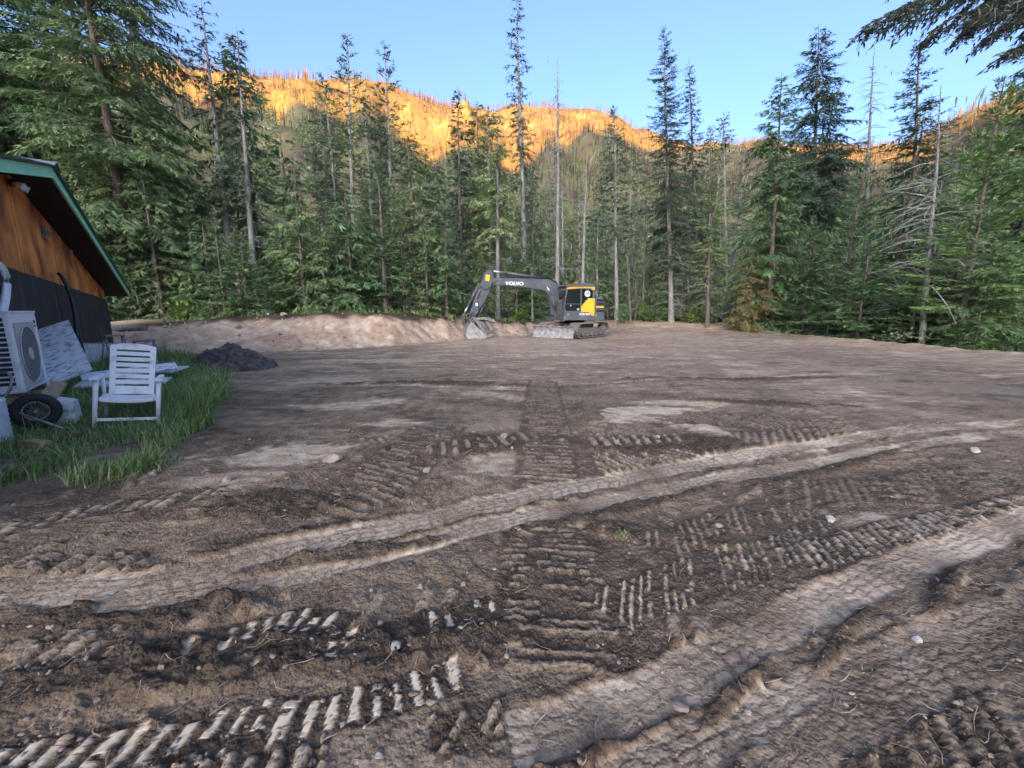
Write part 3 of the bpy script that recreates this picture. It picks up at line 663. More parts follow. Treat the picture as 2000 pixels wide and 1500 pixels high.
# --- left edge, behind the shed
hero("hemlock_tree", 270, 20.0, 120, -330, 4.2, 0.10, 'hemlock', M_HEMLOCK, Bn, "tall hemlock with slanting brown trunk rising behind the shed roof's low end", 101, 1.15, 30, 120, r0=0.24)
hero("hemlock_tree", 40, 21.0, -70, -320, 4.6, 0.12, 'hemlock', M_FIR, Bn, "huge dark green conifer filling the top left corner above the shed", 102, 1.1, 10, 60)
hero("fir_tree", 150, 24.0, 60, -300, 4.2, 0.08, 'hemlock', M_FIR, Bn, "dense dark conifer just left of the slanting hemlock, above the shed", 103, 1.0)
hero("cedar_tree", 335, 23.0, 268, 120, 2.6, 0.06, 'cedar', M_HEMLOCK, Bn, "broad drooping olive conifer between the slanting hemlock and the twin pale trunks", 104, 1.1, 10, 60)
hero("spruce_snag", 300, 27.0, 228, -260, 3.6, 0.50, 'sparse', M_SPRUCE, G, "tall thin topped spruce against the sky right of the dark corner conifers", 105, 0.9, 50, 60)
hero("spruce_tree", 462, 23.5, 393, 2, 1.5, 0.38, 'sparse', M_SPRUCE, G, "left of the twin tall spruces with long bare grey trunks", 106, 1.0, 60, 60, r0=0.20)
hero("spruce_tree", 502, 23.0, 463, 52, 1.4, 0.42, 'sparse', M_SPRUCE, G, "right of the twin tall spruces with long bare grey trunks, standing by stump", 107, 1.0, 55, 60, r0=0.18)
hero("fir_tree", 480, 26.5, 452, 300, 2.2, 0.12, 'hemlock', M_HEMLOCK, Bn, "shaggy green conifer low down between the twin bare trunked spruces", 108, 1.0, 10, 50)
hero("fir_tree", 410, 25.0, 372, 360, 2.0, 0.10, 'cedar', M_HEMLOCK, Bn, "drooping green conifer just left of the twin bare trunked spruces", 109, 1.0, 6, 40)
hero("dead_snag", 592, 30.0, 570, 300, 0.8, 0.9, 'sparse', M_SPRUCE, G, "slim pale dead pole right of the twin bare trunked spruces", 110, 0.5, 24, 10)
hero("larch_snag", 672, 30.0, 636, 146, 2.3, 0.50, 'airy', M_HEMLOCK, G, "spire with bare upturned branch tips standing against the orange mountain", 111, 0.7, 90, 60, 0.4, m_dead=M_TWIG)
hero("spruce_tree", 735, 31.0, 716, 190, 1.2, 0.86, 'sparse', M_SPRUCE, G, "thin pale trunk with a bare twiggy top left of the dark ragged spire", 112, 0.6, 60, 30)
hero("spruce_tree", 752, 33.0, 738, 196, 2.2, 0.12, 'spruce', M_SPRUCE, Bn, "dark ragged spire standing just right of the thin pale trunk", 113, 1.0, 10, 40)
hero("hemlock_tree", 822, 24.5, 795, 252, 2.1, 0.34, 'hemlock', M_HEMLOCK, Bn, "green hemlock on a thin leaning brown trunk rooted at the bank's edge", 114, 1.1, 30, 50, r0=0.14)
hero("spruce_tree", 848, 33.0, 832, 282, 1.9, 0.2, 'spruce', M_SPRUCE, Bn, "dark grey drooping spruce right of the hemlock at the bank's edge", 115, 1.0, 20, 60)
hero("pole_tree", 903, 32.0, 893, 300, 1.3, 0.62, 'sparse', M_SPRUCE, G, "slim grey trunk with dark tufted top left of the excavator's boom", 116, 0.8, 30, 20)
hero("spruce_tree", 940, 34.0, 935, 196, 2.7, 0.22, 'hemlock', M_HEMLOCK, Bn, "tall green spire behind the excavator's raised arm joint, left of the crooked top", 117, 1.1, 14, 60)
hero("hemlock_tree", 972, 29.0, 972, 212, 1.9, 0.40, 'hemlock', M_OLIVE, G, "hemlock with a crooked curled top on a pale trunk beside the excavator's arm", 118, 1.0, 40, 60, r0=0.16)
hero("spruce_tree", 1028, 33.0, 1010, -15, 1.3, 0.30, 'sparse', M_SPRUCE, G, "tallest spruce in the middle, thin with a snaggy top reaching the frame's edge", 119, 1.2, 110, 80, 0.5, r0=0.26, m_dead=M_TWIG)
hero("dead_snag", 1088, 32.0, 1092, 112, 2.3, 0.93, 'sparse', M_SPRUCE, G, "tall bleached dead spruce with curved bare branches behind the excavator's cab", 120, 0.4, 130, 10, 0.15)
hero("dead_pole", 1099, 35.0, 1097, 330, 0.7, 0.95, 'sparse', M_SPRUCE, G, "short pale dead pole hugging the tall bleached dead spruce", 121, 0.3, 14, 6)
hero("dead_snag", 1136, 30.5, 1148, 290, 1.6, 0.90, 'sparse', M_SPRUCE, G, "leaning pale dead spruce just right of the excavator's cab roof", 122, 0.4, 90, 20, 0.1)
hero("spruce_tree", 1205, 34.5, 1198, 205, 1.9, 0.40, 'airy', M_SPRUCE, G, "airy spruce on a pale trunk between the leaning dead spruce and the big dark spire", 123, 1.0, 40, 40)
hero("spruce_tree", 1312, 33.5, 1300, 47, 2.9, 0.22, 'spruce', M_SPRUCE, G, "big dark full spruce spire right of the excavator, tip against the sky", 124, 2.0, 60, 120, 0.05, r0=0.2)
hero("spruce_tree", 1366, 38.0, 1350, 118, 1.9, 0.26, 'spruce', M_SPRUCE, Bn, "smaller pointed spire close to the right of the big dark spruce", 125, 1.1, 20, 30)
hero("larch_tree", 1383, 31.0, 1388, 262, 2.0, 0.22, 'airy', M_OLIVE, Bn, "pale olive feathery tree right of the big dark spruce", 126, 1.3, 30, 60)
hero("dead_pole", 1420, 37.0, 1414, 228, 0.9, 0.88, 'sparse', M_SPRUCE, G, "thin pole with a small dark tufted tip left of the drooping hemlock", 127, 0.8, 30, 20)
hero("hemlock_tree", 1500, 29.0, 1530, 140, 3.0, 0.04, 'hemlock', M_FIR, Bn, "broad green hemlock with nodding leader and a drooping side arm at right", 128, 1.2, 10, 30)
hero("pine_tree", 1585, 35.0, 1597, 48, 3.7, 0.34, 'hemlock', M_SPRUCE, Bn, "tall open crowned conifer with a bushy top right of the nodding hemlock", 129, 1.3, 30, 30)
hero("dead_snag", 1690, 31.0, 1708, 85, 2.6, 0.93, 'sparse', M_SPRUCE, G, "tall dead snag with thin bare branches at right, against the sky", 130, 0.5, 120, 20, 0.35, m_dead=M_TWIG)
hero("fir_tree", 1640, 25.0, 1690, 300, 3.0, 0.02, 'fir', M_FIR, Bn, "thick green fir below the tall open crowned conifer at the pad's right", 131, 1.1)
hero("pine_tree", 1775, 27.0, 1800, 70, 2.9, 0.22, 'spruce', M_SPRUCE, Bn, "spiky spruce under the overhanging branch, right of the dead snag", 132, 1.2, 30, 30)
hero("dead_snag", 1812, 19.4, 1842, 165, 3.1, 0.92, 'sparse', M_SPRUCE, G, "dead grey tree with long sweeping bare branches near the right edge", 133, 0.5, 110, 90, 0.30, r0=0.12, m_dead=M_GREYTWIG)
hero("fir_tree", 1880, 18.6, 1960, 150, 3.2, 0.03, 'fir', M_CEDAR, Bn, "big yellow green conifer filling the right edge", 134, 1.2)
hero("hemlock_tree", 1990, 21.0, 2080, -60, 3.6, 0.05, 'hemlock', M_FIR, Bn, "tall dark hemlock cut off by the right edge of the picture", 135, 1.1)
hero("fir_tree", 1740, 22.5, 1775, 345, 2.8, 0.02, 'hemlock', M_FIR, Bn, "dark bushy hemlock left of the dead sweeping branches", 136, 1.1)
hero("fir_tree", 1570, 27.0, 1590, 420, 2.6, 0.02, 'fir', M_FIR, Bn, "full young fir right of the rust tinted bush", 137, 1.1)
hero("fir_tree", 1850, 20.6, 1890, 420, 2.6, 0.02, 'cedar', M_FIR, Bn, "low drooping fir in front of the dead sweeping branches", 138, 1.1)
hero("rusty_bush_tree", 1464, 28.3, 1470, 482, 2.1, 0.03, 'hemlock', M_RUSTY, Bn, "rust tinted bushy young conifer at the pad's far right edge", 139, 1.6)
for k, (bx, Yd, tx, ty, r) in enumerate([(722, 27, 712, 400, 1.4), (640, 27.5, 632, 455, 1.7), (700, 28.5, 694, 470, 1.5), (770, 27.0, 764, 480, 1.4), (560, 27, 548, 480, 1.6), (880, 28.5, 875, 490, 1.5), (925, 30, 925, 470, 1.4), (1040, 31, 1042, 420, 1.5), (1160, 33, 1160, 470, 1.3)]):
    hero("young_fir", bx, Yd, tx, ty, r, 0.10 if k else 0.36, 'fir' if k % 2 else 'hemlock', M_FIR, Bn,
         ["young fir with a bare thin brown stem at the bank's edge, middle left", "bushy young fir below the spire with upturned branch tips", "young fir directly left of the bare stemmed one", "young fir left of the hemlock at the bank's edge", "young fir right of the stump by the twin bare trunked spruces",
          "young fir on the bank left of the excavator's bucket", "young fir right behind the excavator's stick", "young fir showing under the excavator's boom", "young fir showing just right of the excavator's counterweight"][k], 160 + k, 1.0, 20)

hero("fir_tree", 1680, 22.0, 1700, 470, 2.6, 0.02, 'fir', M_FIR, Bn, "low spreading fir at the pad's right edge, left of the pale shrub", 141, 1.1)
hero("fir_tree", 1930, 18.2, 1960, 470, 2.4, 0.02, 'hemlock', M_FIR, Bn, "low dark hemlock hugging the pad edge at far right", 142, 1.1)
hero("fir_tree", 1790, 20.2, 1800, 500, 2.3, 0.02, 'fir', M_FIR, Bn, "low fir at the foot of the dead tree with sweeping branches", 143, 1.1)
hero("fir_tree", 1520, 29.5, 1535, 500, 2.2, 0.02, 'hemlock', M_HEMLOCK, Bn, "low hemlock between the rust tinted bush and the nodding hemlock", 144, 1.0)
hero("fir_tree", 1620, 24.5, 1632, 520, 2.2, 0.02, 'fir', M_FIR, Bn, "low fir at the pad edge right of the full young fir", 145, 1.0)
# thin bare stems in the wood
for k, (bx, Yd, tx, ty) in enumerate([(1232, 33, 1226, 470), (1166, 33, 1168, 420), (1244, 36, 1240, 520), (1256, 34.5, 1262, 380), (1268, 37, 1270, 470), (1345, 35, 1342, 430), (1290, 38, 1284, 500), (1040, 30, 1038, 520), (1330, 37, 1334, 480), (700, 30, 690, 500), (682, 29, 676, 480), (748, 30, 744, 520)]):
    hero("bare_stem", bx, Yd, tx, ty, 0.7, 0.85, 'sparse', M_SPRUCE, G if k % 3 else Bn,
         ["pale reddish thin stem right of the excavator, nearest the pad", "slim grey stem rising behind the excavator's counterweight", "second thin stem right of the excavator", "leaning thin stem with dark tuft right of the excavator", "thin grey stem midway from excavator to the big dark spruce",
          "thin stem close on the right of the big dark spruce", "thin stem close on the left of the big dark spruce", "brown stem seen under the excavator's boom", "dim stem behind the big dark spruce's trunk", "thin brown stem left of the bare stemmed young fir", "spindly stem among young firs left of the bare stemmed one", "spindly stem between the bare stemmed fir and the bank edge hemlock"][k],
         180 + k, 0.4, 16, 12, r0=0.085)

# undergrowth and wood behind: copies of a few trees, each standing by itself
protos = []
for k, (H, R0, kind, leaf) in enumerate([(5.0, 1.5, 'fir', M_FIR), (4.2, 1.3, 'hemlock', M_FIR), (6.5, 1.7, 'hemlock', M_HEMLOCK), (3.4, 1.2, 'fir', M_FIR), (5.6, 1.5, 'airy', M_OLIVE)]):
    protos.append((H, conifer_mesh(300 + k, H, R0, 0.03, kind, (0, 0), lod=1.0), leaf))
tall = []
for k, (H, R0, cb, kind, leaf, bk) in enumerate([(17, 2.3, 0.15, 'airy', M_HEMLOCK, G), (15, 1.9, 0.15, 'spruce', M_SPRUCE, Bn), (18, 2.0, 0.28, 'sparse', M_HEMLOCK, G), (14, 2.2, 0.12, 'hemlock', M_FIR, Bn), (16, 2.3, 0.18, 'airy', M_HAZE_PALED, G)]):
    tall.append((H, conifer_mesh(330 + k, H, R0, cb, kind, (0.3, 0.2), lod=0.8, dead_n=40, lichen=60), leaf, bk))
R3 = np.random.default_rng(55)
first = {}
filled = []
def fill(proto_i, pool, nm, loc, sc, label, group):
    key = (nm, proto_i)
    if key not in first:
        p = pool[proto_i]; first[key] = put_tree(nm, loc, p[1], p[2], p[3] if len(p) > 3 else M_BARK_BROWN, label, "tree", group); first[key].scale = (sc, sc, sc); filled.append(first[key]); return
    filled.append(copy_tree(first[key], loc, R3.uniform(0, 6.28), sc, label, group))
ZONES = [(-31, -20.5, "behind the shed", 5, 4), (-20.5, -13.5, "under the tall conifers right of the shed", 11, 6), (-13.5, -6.0, "along the top of the cut bank", 26, 8), (-6.0, 3.0, "behind the excavator's arm", 20, 9), (3.0, 13.0, "between excavator and rust tinted bush", 22, 11), (13.0, 22.0, "along the pad's far right corner", 16, 10), (22.0, 34.0, "beyond the pad's right edge", 22, 14)]
for zi, (x0, x1, where, nu, nt) in enumerate(ZONES):
    for i in range(nu):
        x = R3.uniform(x0, x1) if zi != 6 else R3.uniform(19.6, 30)
        y0 = np.interp(x, BX, BY) + np.interp(x, BX, BW) + 1.5
        y = y0 + R3.uniform(-0.9, 6) if zi < 5 else (R3.uniform(12, 32) if zi == 6 else y0 + R3.uniform(-1, 6))
        if zi == 6 and x < 1.02 * y - 0.5 and y > 26: pass
        k = int(R3.integers(0, 5)); fill(k, protos, "young_conifer", (x, y, float(base_h(x, y)) - 0.05), R3.uniform(0.55, 1.45), "small bushy green conifer in the undergrowth " + where, "undergrowth conifers " + where)
    for i in range(nt):
        x = R3.uniform(x0, x1); x *= 1.0 + 0.5 * (zi in (3, 4, 5)) * R3.random(); y = (np.interp(x, BX, BY) + R3.uniform(9, 34)) if zi < 6 else R3.uniform(20, 44)
        k = int(R3.integers(0, 5)); fill(k, tall, "forest_conifer", (x, y, float(land_h(x, y)) - 0.1), R3.uniform(0.7, 1.15), "slender conifer deep in the wood " + where, "wood conifers " + where)


for i in range(95):                                          # trees where the ground begins to climb, some with haze painted into their needles
    y = R3.uniform(44, 92); x = R3.uniform(-0.95, 0.95) * y; k = int([0, 4, 4, 3, 0][int(R3.integers(0, 5))])
    fill(k, tall, "slope_conifer", (x, y, float(land_h(x, y)) - 0.1), R3.uniform(0.6, 1.05), "", "conifers at the foot of the slope")
MARKS = [(60, "the shed roof"), (215, "the slanting hemlock"), (330, "the broad olive conifer"), (480, "the twin bare trunked spruces"), (590, "the slim dead pole"), (665, "the upturned spire"), (750, "the dark ragged spire"), (825, "the bank edge hemlock"), (905, "the slim tufted trunk"), (965, "the excavator's stick"), (1025, "the tallest middle spruce"),
         (1090, "the bleached dead spruce"), (1145, "the leaning dead spruce"), (1203, "the airy pale trunked spruce"), (1310, "the big dark spruce"), (1385, "the pale olive tree"), (1465, "the rust tinted bush"), (1520, "the nodding hemlock"), (1590, "the tall open crowned conifer"), (1695, "the tall dead snag"), (1800, "the sweeping dead branches"), (1900, "the yellow green conifer"), (2030, "the right frame edge")]
ORD = ["nearest", "second", "third", "fourth", "fifth", "sixth", "seventh", "eighth", "ninth", "tenth", "eleventh", "twelfth"]
buckets = {}
for o in filled:
    px = 1000 + o.location.x / (o.location.y * 1.01) * F_PX; mk = min(MARKS, key=lambda q: abs(q[0] - px)); side = "left" if px < mk[0] else "right"
    buckets.setdefault((o.name.split('.')[0], side, mk[1]), []).append(o)
for (nm_, side, mk), os_ in buckets.items():
    os_.sort(key=lambda o: o.location.y); what = {"young_conifer": "bushy small conifer", "forest_conifer": "slender wood conifer"}.get(nm_, "distant slope conifer")
    for i, o in enumerate(os_): o["label"] = (what + " just " + side + " of " + mk) if len(os_) == 1 else (ORD[min(i, 11)] + " " + what + " back from the pad, " + side + " of " + mk)

# dense wood further up the slope: nobody can count it
def merge_stuff(name, variants, pts, scales, rots, pick, m, label):
    Vs, Qs, Ts, off = [], [], [], 0
    for v_i, (V, Q, T) in enumerate(variants):
        I = np.where(pick == v_i)[0]
        if not len(I): continue
        c, s = np.cos(rots[I]), np.sin(rots[I]); W = np.empty((len(I), len(V), 3))
        W[:, :, 0] = (V[None, :, 0] * c[:, None] - V[None, :, 1] * s[:, None]) * scales[I, None] + pts[I, 0, None]
        W[:, :, 1] = (V[None, :, 0] * s[:, None] + V[None, :, 1] * c[:, None]) * scales[I, None] + pts[I, 1, None]
        W[:, :, 2] = V[None, :, 2] * scales[I, None] + pts[I, 2, None]
        q = Q[None] + (np.arange(len(I)) * len(V))[:, None, None] + off; off += len(I) * len(V)
        t = np.clip(T[None] + R3.normal(0, 0.22, (len(I), 1)), 0, 1)
        Vs.append(W.reshape(-1, 3)); Qs.append(q.reshape(-1, 4)); Ts.append(t.ravel())
    o = np_mesh(name, np.vstack(Vs), np.vstack(Qs), m, None, False, {"tint": np.concatenate(Ts)})
    return tag(o, label, kind="stuff")
def lo_conifer(seed, H, R0, n, cb=0.08, w=0.5):
    R = np.random.default_rng(seed); h = H * (cb + (1 - cb) * R.random(n) ** 0.9); t = h / H; az_ = R.uniform(0, 6.28, n)
    L_ = R0 * (1 - t) ** 0.7 * R.uniform(0.5, 1.1, n) + 0.15; d = np.stack([np.cos(az_), np.sin(az_), -0.25 + 0.5 * t], 1); d /= np.linalg.norm(d, axis=1, keepdims=True)
    p = np.stack([0 * h, 0 * h, h], 1) + d * (L_ * R.uniform(0, 0.45, n))[:, None]
    V, Q, T = kites(p, d, L_, w * R.uniform(0.6, 1.1, n) * (0.4 + 0.6 * (1 - t)), np.clip(R.normal(0.45, 0.2, n), 0, 1), R)
    tv, tq = tubes(np.array([[[0, 0, -1.0], [0, 0, H * 0.5], [0, 0, H]]]), np.array([[0.012 * H, 0.007 * H, 0.03]]), 3)
    return np.vstack([V, tv]), np.vstack([Q, tq + len(V)]), np.concatenate([T, np.full(len(tv), 0.02)])
def polar_pts(n, r0, r1, a0, a1, seed):
    R = np.random.default_rng(seed); r = np.sqrt(R.uniform(r0 ** 2, r1 ** 2, n)) if r1 < 400 else r0 + (r1 - r0) * R.random(n) ** 0.75; a = np.radians(R.uniform(a0, a1, n))
    x, y = r * np.sin(a), r * np.cos(a); return np.stack([x, y, land_h(x, y) - 0.3], 1), r, a
v3 = [lo_conifer(400 + i, 14 + 2 * i, 2.2, 105, 0.12, 0.27) for i in range(4)]
P_, r_, a_ = polar_pts(620, 66, 190, -62, 62, 61)
merge_stuff("distant_forest", v3, P_, R3.uniform(0.75, 1.2, len(P_)), R3.uniform(0, 6.28, len(P_)), R3.integers(0, 4, len(P_)), M_HAZE_PALED, "green wood thickening up the lower slope, haze painted into its colour")
v3 = [lo_conifer(420 + i, 15 + 2 * i, 2.6, 18, 0.1, 0.95) for i in range(4)]
P_, r_, a_ = polar_pts(3600, 190, 760, -58, 58, 62)
merge_stuff("hillside_forest", v3, P_, R3.uniform(0.7, 1.25, len(P_)), R3.uniform(0, 6.28, len(P_)), R3.integers(0, 4, len(P_)), M_OLIVE, "green conifers covering the shaded lower mountainside")
M_BURNT = foliage("burnt_trunks", [(0.028, 0.023, 0.021), (0.068, 0.052, 0.042), (0.17, 0.13, 0.095)], 0.0, 0.9)
M_RIDGE = foliage("ridge_needles", [(0.048, 0.056, 0.024), (0.088, 0.096, 0.038), (0.13, 0.13, 0.048)], 0.2)
def snag_lo(seed, H):
    R = np.random.default_rng(seed); tv, tq = tubes(np.array([[[0, 0, -2.0], [0.2, 0, H * 0.5], [0.1, 0.2, H]]]), np.array([[0.042 * H, 0.030 * H, 0.10]]), 3)
    n = 3; h = H * R.uniform(0.35, 0.95, n); az_ = R.uniform(0, 6.28, n); d = np.stack([np.cos(az_), np.sin(az_), R.normal(-0.2, 0.3, n)], 1); d /= np.linalg.norm(d, axis=1, keepdims=True)
    V, Q, T = kites(np.stack([0 * h, 0 * h, h], 1), d, R.uniform(1.2, 3.0, n), R.uniform(0.15, 0.4, n), R.random(n), R)
    return np.vstack([tv, V]), np.vstack([tq, Q + len(tv)]), np.concatenate([np.full(len(tv), 0.55), T])
v3 = [snag_lo(440 + i, 16 + 2 * i) for i in range(5)]
P_, r_, a_ = polar_pts(20000, 420, 1560, -56, 56, 63)
D_ = np.interp(a_, D_AZ, D_V); k_ = (r_ < D_ * 1.02) & (r_ > 0.42 * D_); P_, r_ = P_[k_], r_[k_]
merge_stuff("burnt_forest", v3, P_, R3.uniform(0.4, 0.9, len(P_)), R3.uniform(0, 6.28, len(P_)), R3.integers(0, 5, len(P_)), M_BURNT, "burnt standing trunks covering the upper mountainside")
v3 = [lo_conifer(460 + i, 11 + 2 * i, 2.4, 16, 0.1, 0.9) for i in range(3)]
P_, r_, a_ = polar_pts(5600, 430, 1500, -56, 56, 64); D_ = np.interp(a_, D_AZ, D_V); k_ = (r_ < D_ * 1.02) & (fbm(P_[:, 0], P_[:, 1], 0.006, 2, 91) > -0.05); P_ = P_[k_]
merge_stuff("ridge_forest", v3, P_, R3.uniform(0.7, 1.2, len(P_)), R3.uniform(0, 6.28, len(P_)), R3.integers(0, 3, len(P_)), M_RIDGE, "surviving yellow green conifers among the burnt trunks")
# ------------------------------------------------------------------ shed on the left
M_PLY = mat("stained_plywood", (0.82, 0.285, 0.065), 0.55, (0.24, 0.052, 0.018), 1.7, 0.35, 24, stretch=(1.0, 1.0, 0.75), lo=0.36, hi=0.62, detail=9)
M_BLACK = mat("black_membrane", (0.020, 0.021, 0.026), 0.7, (0.065, 0.062, 0.060), 2.6, 0.25, 25, stretch=(2, 2, 0.5), lo=0.30, hi=0.48, detail=9)
M_MINT = mat("mint_green_paint", (0.36, 0.80, 0.52), 0.45, (0.30, 0.72, 0.45), 3, 0.05, 40)
M_ROOF = mat("dark_green_metal_roof", (0.020, 0.085, 0.065), 0.35, (0.015, 0.06, 0.05), 4, metal=0.2)
M_SOFFIT = mat("dark_stained_soffit", (0.035, 0.022, 0.016), 0.8, (0.018, 0.012, 0.010), 5, 0.2, 30, stretch=(1, 4, 1))
M_FOUND = mat("white_foundation_board", (0.62, 0.66, 0.68), 0.8, (0.42, 0.46, 0.48), 5, 0.2, 30)
M_WHITE = mat("white_plastic", (0.80, 0.80, 0.81), 0.45, (0.56, 0.55, 0.53), 7, lo=0.30, hi=0.46, detail=9)
M_ACWHITE = mat("white_enamel", (0.76, 0.76, 0.76), 0.4, (0.52, 0.51, 0.48), 4, lo=0.30, hi=0.46, detail=9)
M_GUARD = mat("fan_guard_grey", (0.50, 0.50, 0.49), 0.5, (0.40, 0.40, 0.39), 6)
M_DARK = mat("dark_fins", (0.035, 0.035, 0.045), 0.5, (0.02, 0.02, 0.03), 20)
M_BAR = mat("grey_wire", (0.22, 0.22, 0.22), 0.5)
M_CABLE = mat("black_cable", (0.018, 0.018, 0.020), 0.45)
M_STEEL = mat("worn_steel", (0.34, 0.34, 0.34), 0.45, (0.18, 0.16, 0.15), 14, 0.15, 50, metal=0.5)
M_GALV = mat("grey_aluminium", (0.30, 0.31, 0.33), 0.5, (0.20, 0.21, 0.22), 9, metal=0.4)
M_TAN = mat("raw_timber", (0.45, 0.32, 0.19), 0.8, (0.30, 0.20, 0.115), 5, 0.3, 40, stretch=(1, 7, 7))
M_PAINTWORN = mat("flaking_white_paint", (0.70, 0.73, 0.76), 0.7, (0.30, 0.32, 0.34), 9, 0.4, 30, stretch=(1, 3.5, 1), lo=0.36, hi=0.5)
M_RUBBER = mat("black_rubber", (0.020, 0.020, 0.022), 0.7, (0.032, 0.030, 0.030), 9, 0.2, 60)
M_RED = mat("dark_red_paint", (0.13, 0.018, 0.014), 0.5, (0.07, 0.012, 0.010), 6)
M_INK = mat("grey_ink", (0.10, 0.11, 0.13), 0.5)

UX, UY = -0.608, 0.794
PK = np.array([-8.475, 8.08])
house = empty("shed", (PK[0], PK[1], 0.0), math.atan2(UY, UX))
tag(house, "shed with stained plywood gable, black lower wall and mint green roof trim", "shed")
WALL_Y = 0.5                                                # the wall stands half a metre behind the roof edge
def wall_pt(px, py, yy=WALL_Y):
    """where the sight line through a pixel meets the shed wall: (along, height)"""
    r = ray(px, py); n = np.array([0.794, 0.608]); o = PK - n * yy
    t = np.dot(o, n) / (r[0] * n[0] + r[1] * n[1]); p = r[:2] * t
    return float(np.dot(p - o, [UX, UY])), float(CAM_Z + r[2] * t)
def roof_z(s): return 4.08 - 0.216 * abs(s)
def black_top(s): return 2.15 - 0.036 * (s + 1.3)
def black_bot(s): return 0.86 - 0.062 * (s - 0.3)
HW, EV = 8.0, 9.07
edges = [-8.0, -6.35, -5.13, -3.91, -2.69, -1.47, -0.25, 0.97, 2.19, 3.41, 4.63, 5.85, 7.07, 8.0]
for i, (a, b) in enumerate(zip(edges[:-1], edges[1:])):
    a2, b2 = a + 0.004, b - 0.004; pts = [(a2, black_top(a2)), (b2, black_top(b2)), (b2, roof_z(b2) - 0.24)]
    if a2 < 0 < b2: pts.append((0, roof_z(0) - 0.24))
    pts.append((a2, roof_z(a2) - 0.24))
    yo = WALL_Y + (0.006 if i % 2 else 0.0)
    MB().prism(pts, yo, yo + 0.03).build("siding_panel", M_PLY, house)
for i, (a, b) in enumerate([(-8.0, -5.6), (-5.6, -3.2), (-3.2, -0.8), (-0.8, 1.6), (1.6, 4.0), (4.0, 6.4), (6.4, 8.0)]):
    a += 0.003; b -= 0.003; yo = WALL_Y - 0.025 + 0.005 * (i % 2)
    MB().prism([(a, black_bot(a)), (b, black_bot(b)), (b, black_top(b) + 0.03), (a, black_top(a) + 0.02)], yo, yo + 0.022).build("black_panel", M_BLACK, house)
MB().prism([(-8, -0.3), (8, -0.3), (8, black_bot(8) + 0.02), (-8, black_bot(-8) + 0.02)], WALL_Y + 0.003, WALL_Y + 0.15).build("foundation", M_FOUND, house)
MB().prism([(-8.02, -0.3), (8.02, -0.3), (8.02, roof_z(8) - 0.3), (0, roof_z(0) - 0.3), (-8.02, roof_z(8) - 0.3)], WALL_Y + 0.16, 11.0).build("wall", M_PLY, house)
for s in (-1, 1):
    f = [(0, roof_z(0)), (s * EV, roof_z(EV)), (s * EV, roof_z(EV) - 0.14), (0, roof_z(0) - 0.19)]
    MB().prism(f, -0.035, 0.0).build("fascia", M_MINT, house)
    MB().prism([(0, roof_z(0) - 0.03), (s * (EV - 0.03), roof_z(EV) - 0.03), (s * (EV - 0.03), roof_z(EV) - 0.15), (0, roof_z(0) - 0.2)], 0.003, 11.5).build("soffit", M_SOFFIT, house)
    ro = MB().prism([(0, roof_z(0) + 0.045), (s * (EV + 0.06), roof_z(EV) + 0.03), (s * (EV + 0.06), roof_z(EV) + 0.004), (0, roof_z(0) + 0.006)], -0.09, 11.6).build("roof", M_ROOF, house)
    for k in range(16):
        y_ = 0.15 + k * 0.72
        MB().prism([(0.02 * s, roof_z(0) + 0.075), (s * EV, roof_z(EV) + 0.058), (s * EV, roof_z(EV) + 0.03), (0.02 * s, roof_z(0) + 0.045)], y_, y_ + 0.03).build("roof_rib", M_ROOF, ro)
MB().prism([(-0.25, roof_z(0.25) + 0.05), (0, roof_z(0) + 0.095), (0.25, roof_z(0.25) + 0.05), (0.25, roof_z(0.25) + 0.035), (0, roof_z(0) + 0.075), (-0.25, roof_z(0.25) + 0.035)], -0.12, 11.6).build("ridge_cap", M_GALV, house)
s, z = wall_pt(84, 452)
v = MB().prism([(s - 0.09, z - 0.13), (s + 0.09, z - 0.13), (s + 0.07, z + 0.13), (s - 0.07, z + 0.13)], WALL_Y - 0.02, WALL_Y - 0.003).build("wall_vent", M_GALV, house)
MB().prism([(WALL_Y - 0.02, z + 0.13), (WALL_Y - 0.15, z - 0.09), (WALL_Y - 0.15, z - 0.12), (WALL_Y - 0.02, z - 0.02)], s - 0.09, s + 0.09, axis='X').build("hood", M_STEEL, v)
s, z = wall_pt(16, 356)
fl = MB().box((s, WALL_Y - 0.05, z), (0.16, 0.07, 0.10), None, 0.01).build("floodlight", M_CABLE, house)
for q in (-0.1, 0.12):
    MB().tube([(s + q, WALL_Y - 0.08, z - 0.02), (s + q * 1.3, WALL_Y - 0.20, z - 0.07)], [0.035, 0.062], 12).build("lamp_head", M_WHITE, fl)
s, z = wall_pt(135, 492)
MB().box((s, WALL_Y - 0.03, z), (0.16, 0.06, 0.10), None, 0.01).build("junction_box", M_GALV, house)
def wl3(px, py, off=0.06):
    s, z = wall_pt(px, py, WALL_Y - off); return (s, WALL_Y - off, z)
for name_m, rad_, pts in [(M_CABLE, 0.035, [(113, 533), (121, 541), (130, 558), (138, 580), (145, 606), (149, 640), (151, 690)]), (M_CABLE, 0.028, [(117, 535), (127, 548), (138, 570), (147, 600), (153, 635), (158, 668), (163, 690)])]:
    MB().tube([wl3(*p, off=0.10 + 0.05 * i) for i, p in enumerate(pts)], rad_, 8).build("wall_cable", name_m, house)
for k in (0, 1):
    MB().tube([wl3(p[0] + 6 * k, p[1], off=0.10) for p in [(-22, 508), (-8, 515), (2, 526), (8, 540), (10, 556), (8, 580), (3, 606), (-4, 660)]], 0.035, 10).build("white_conduit", M_WHITE, house)

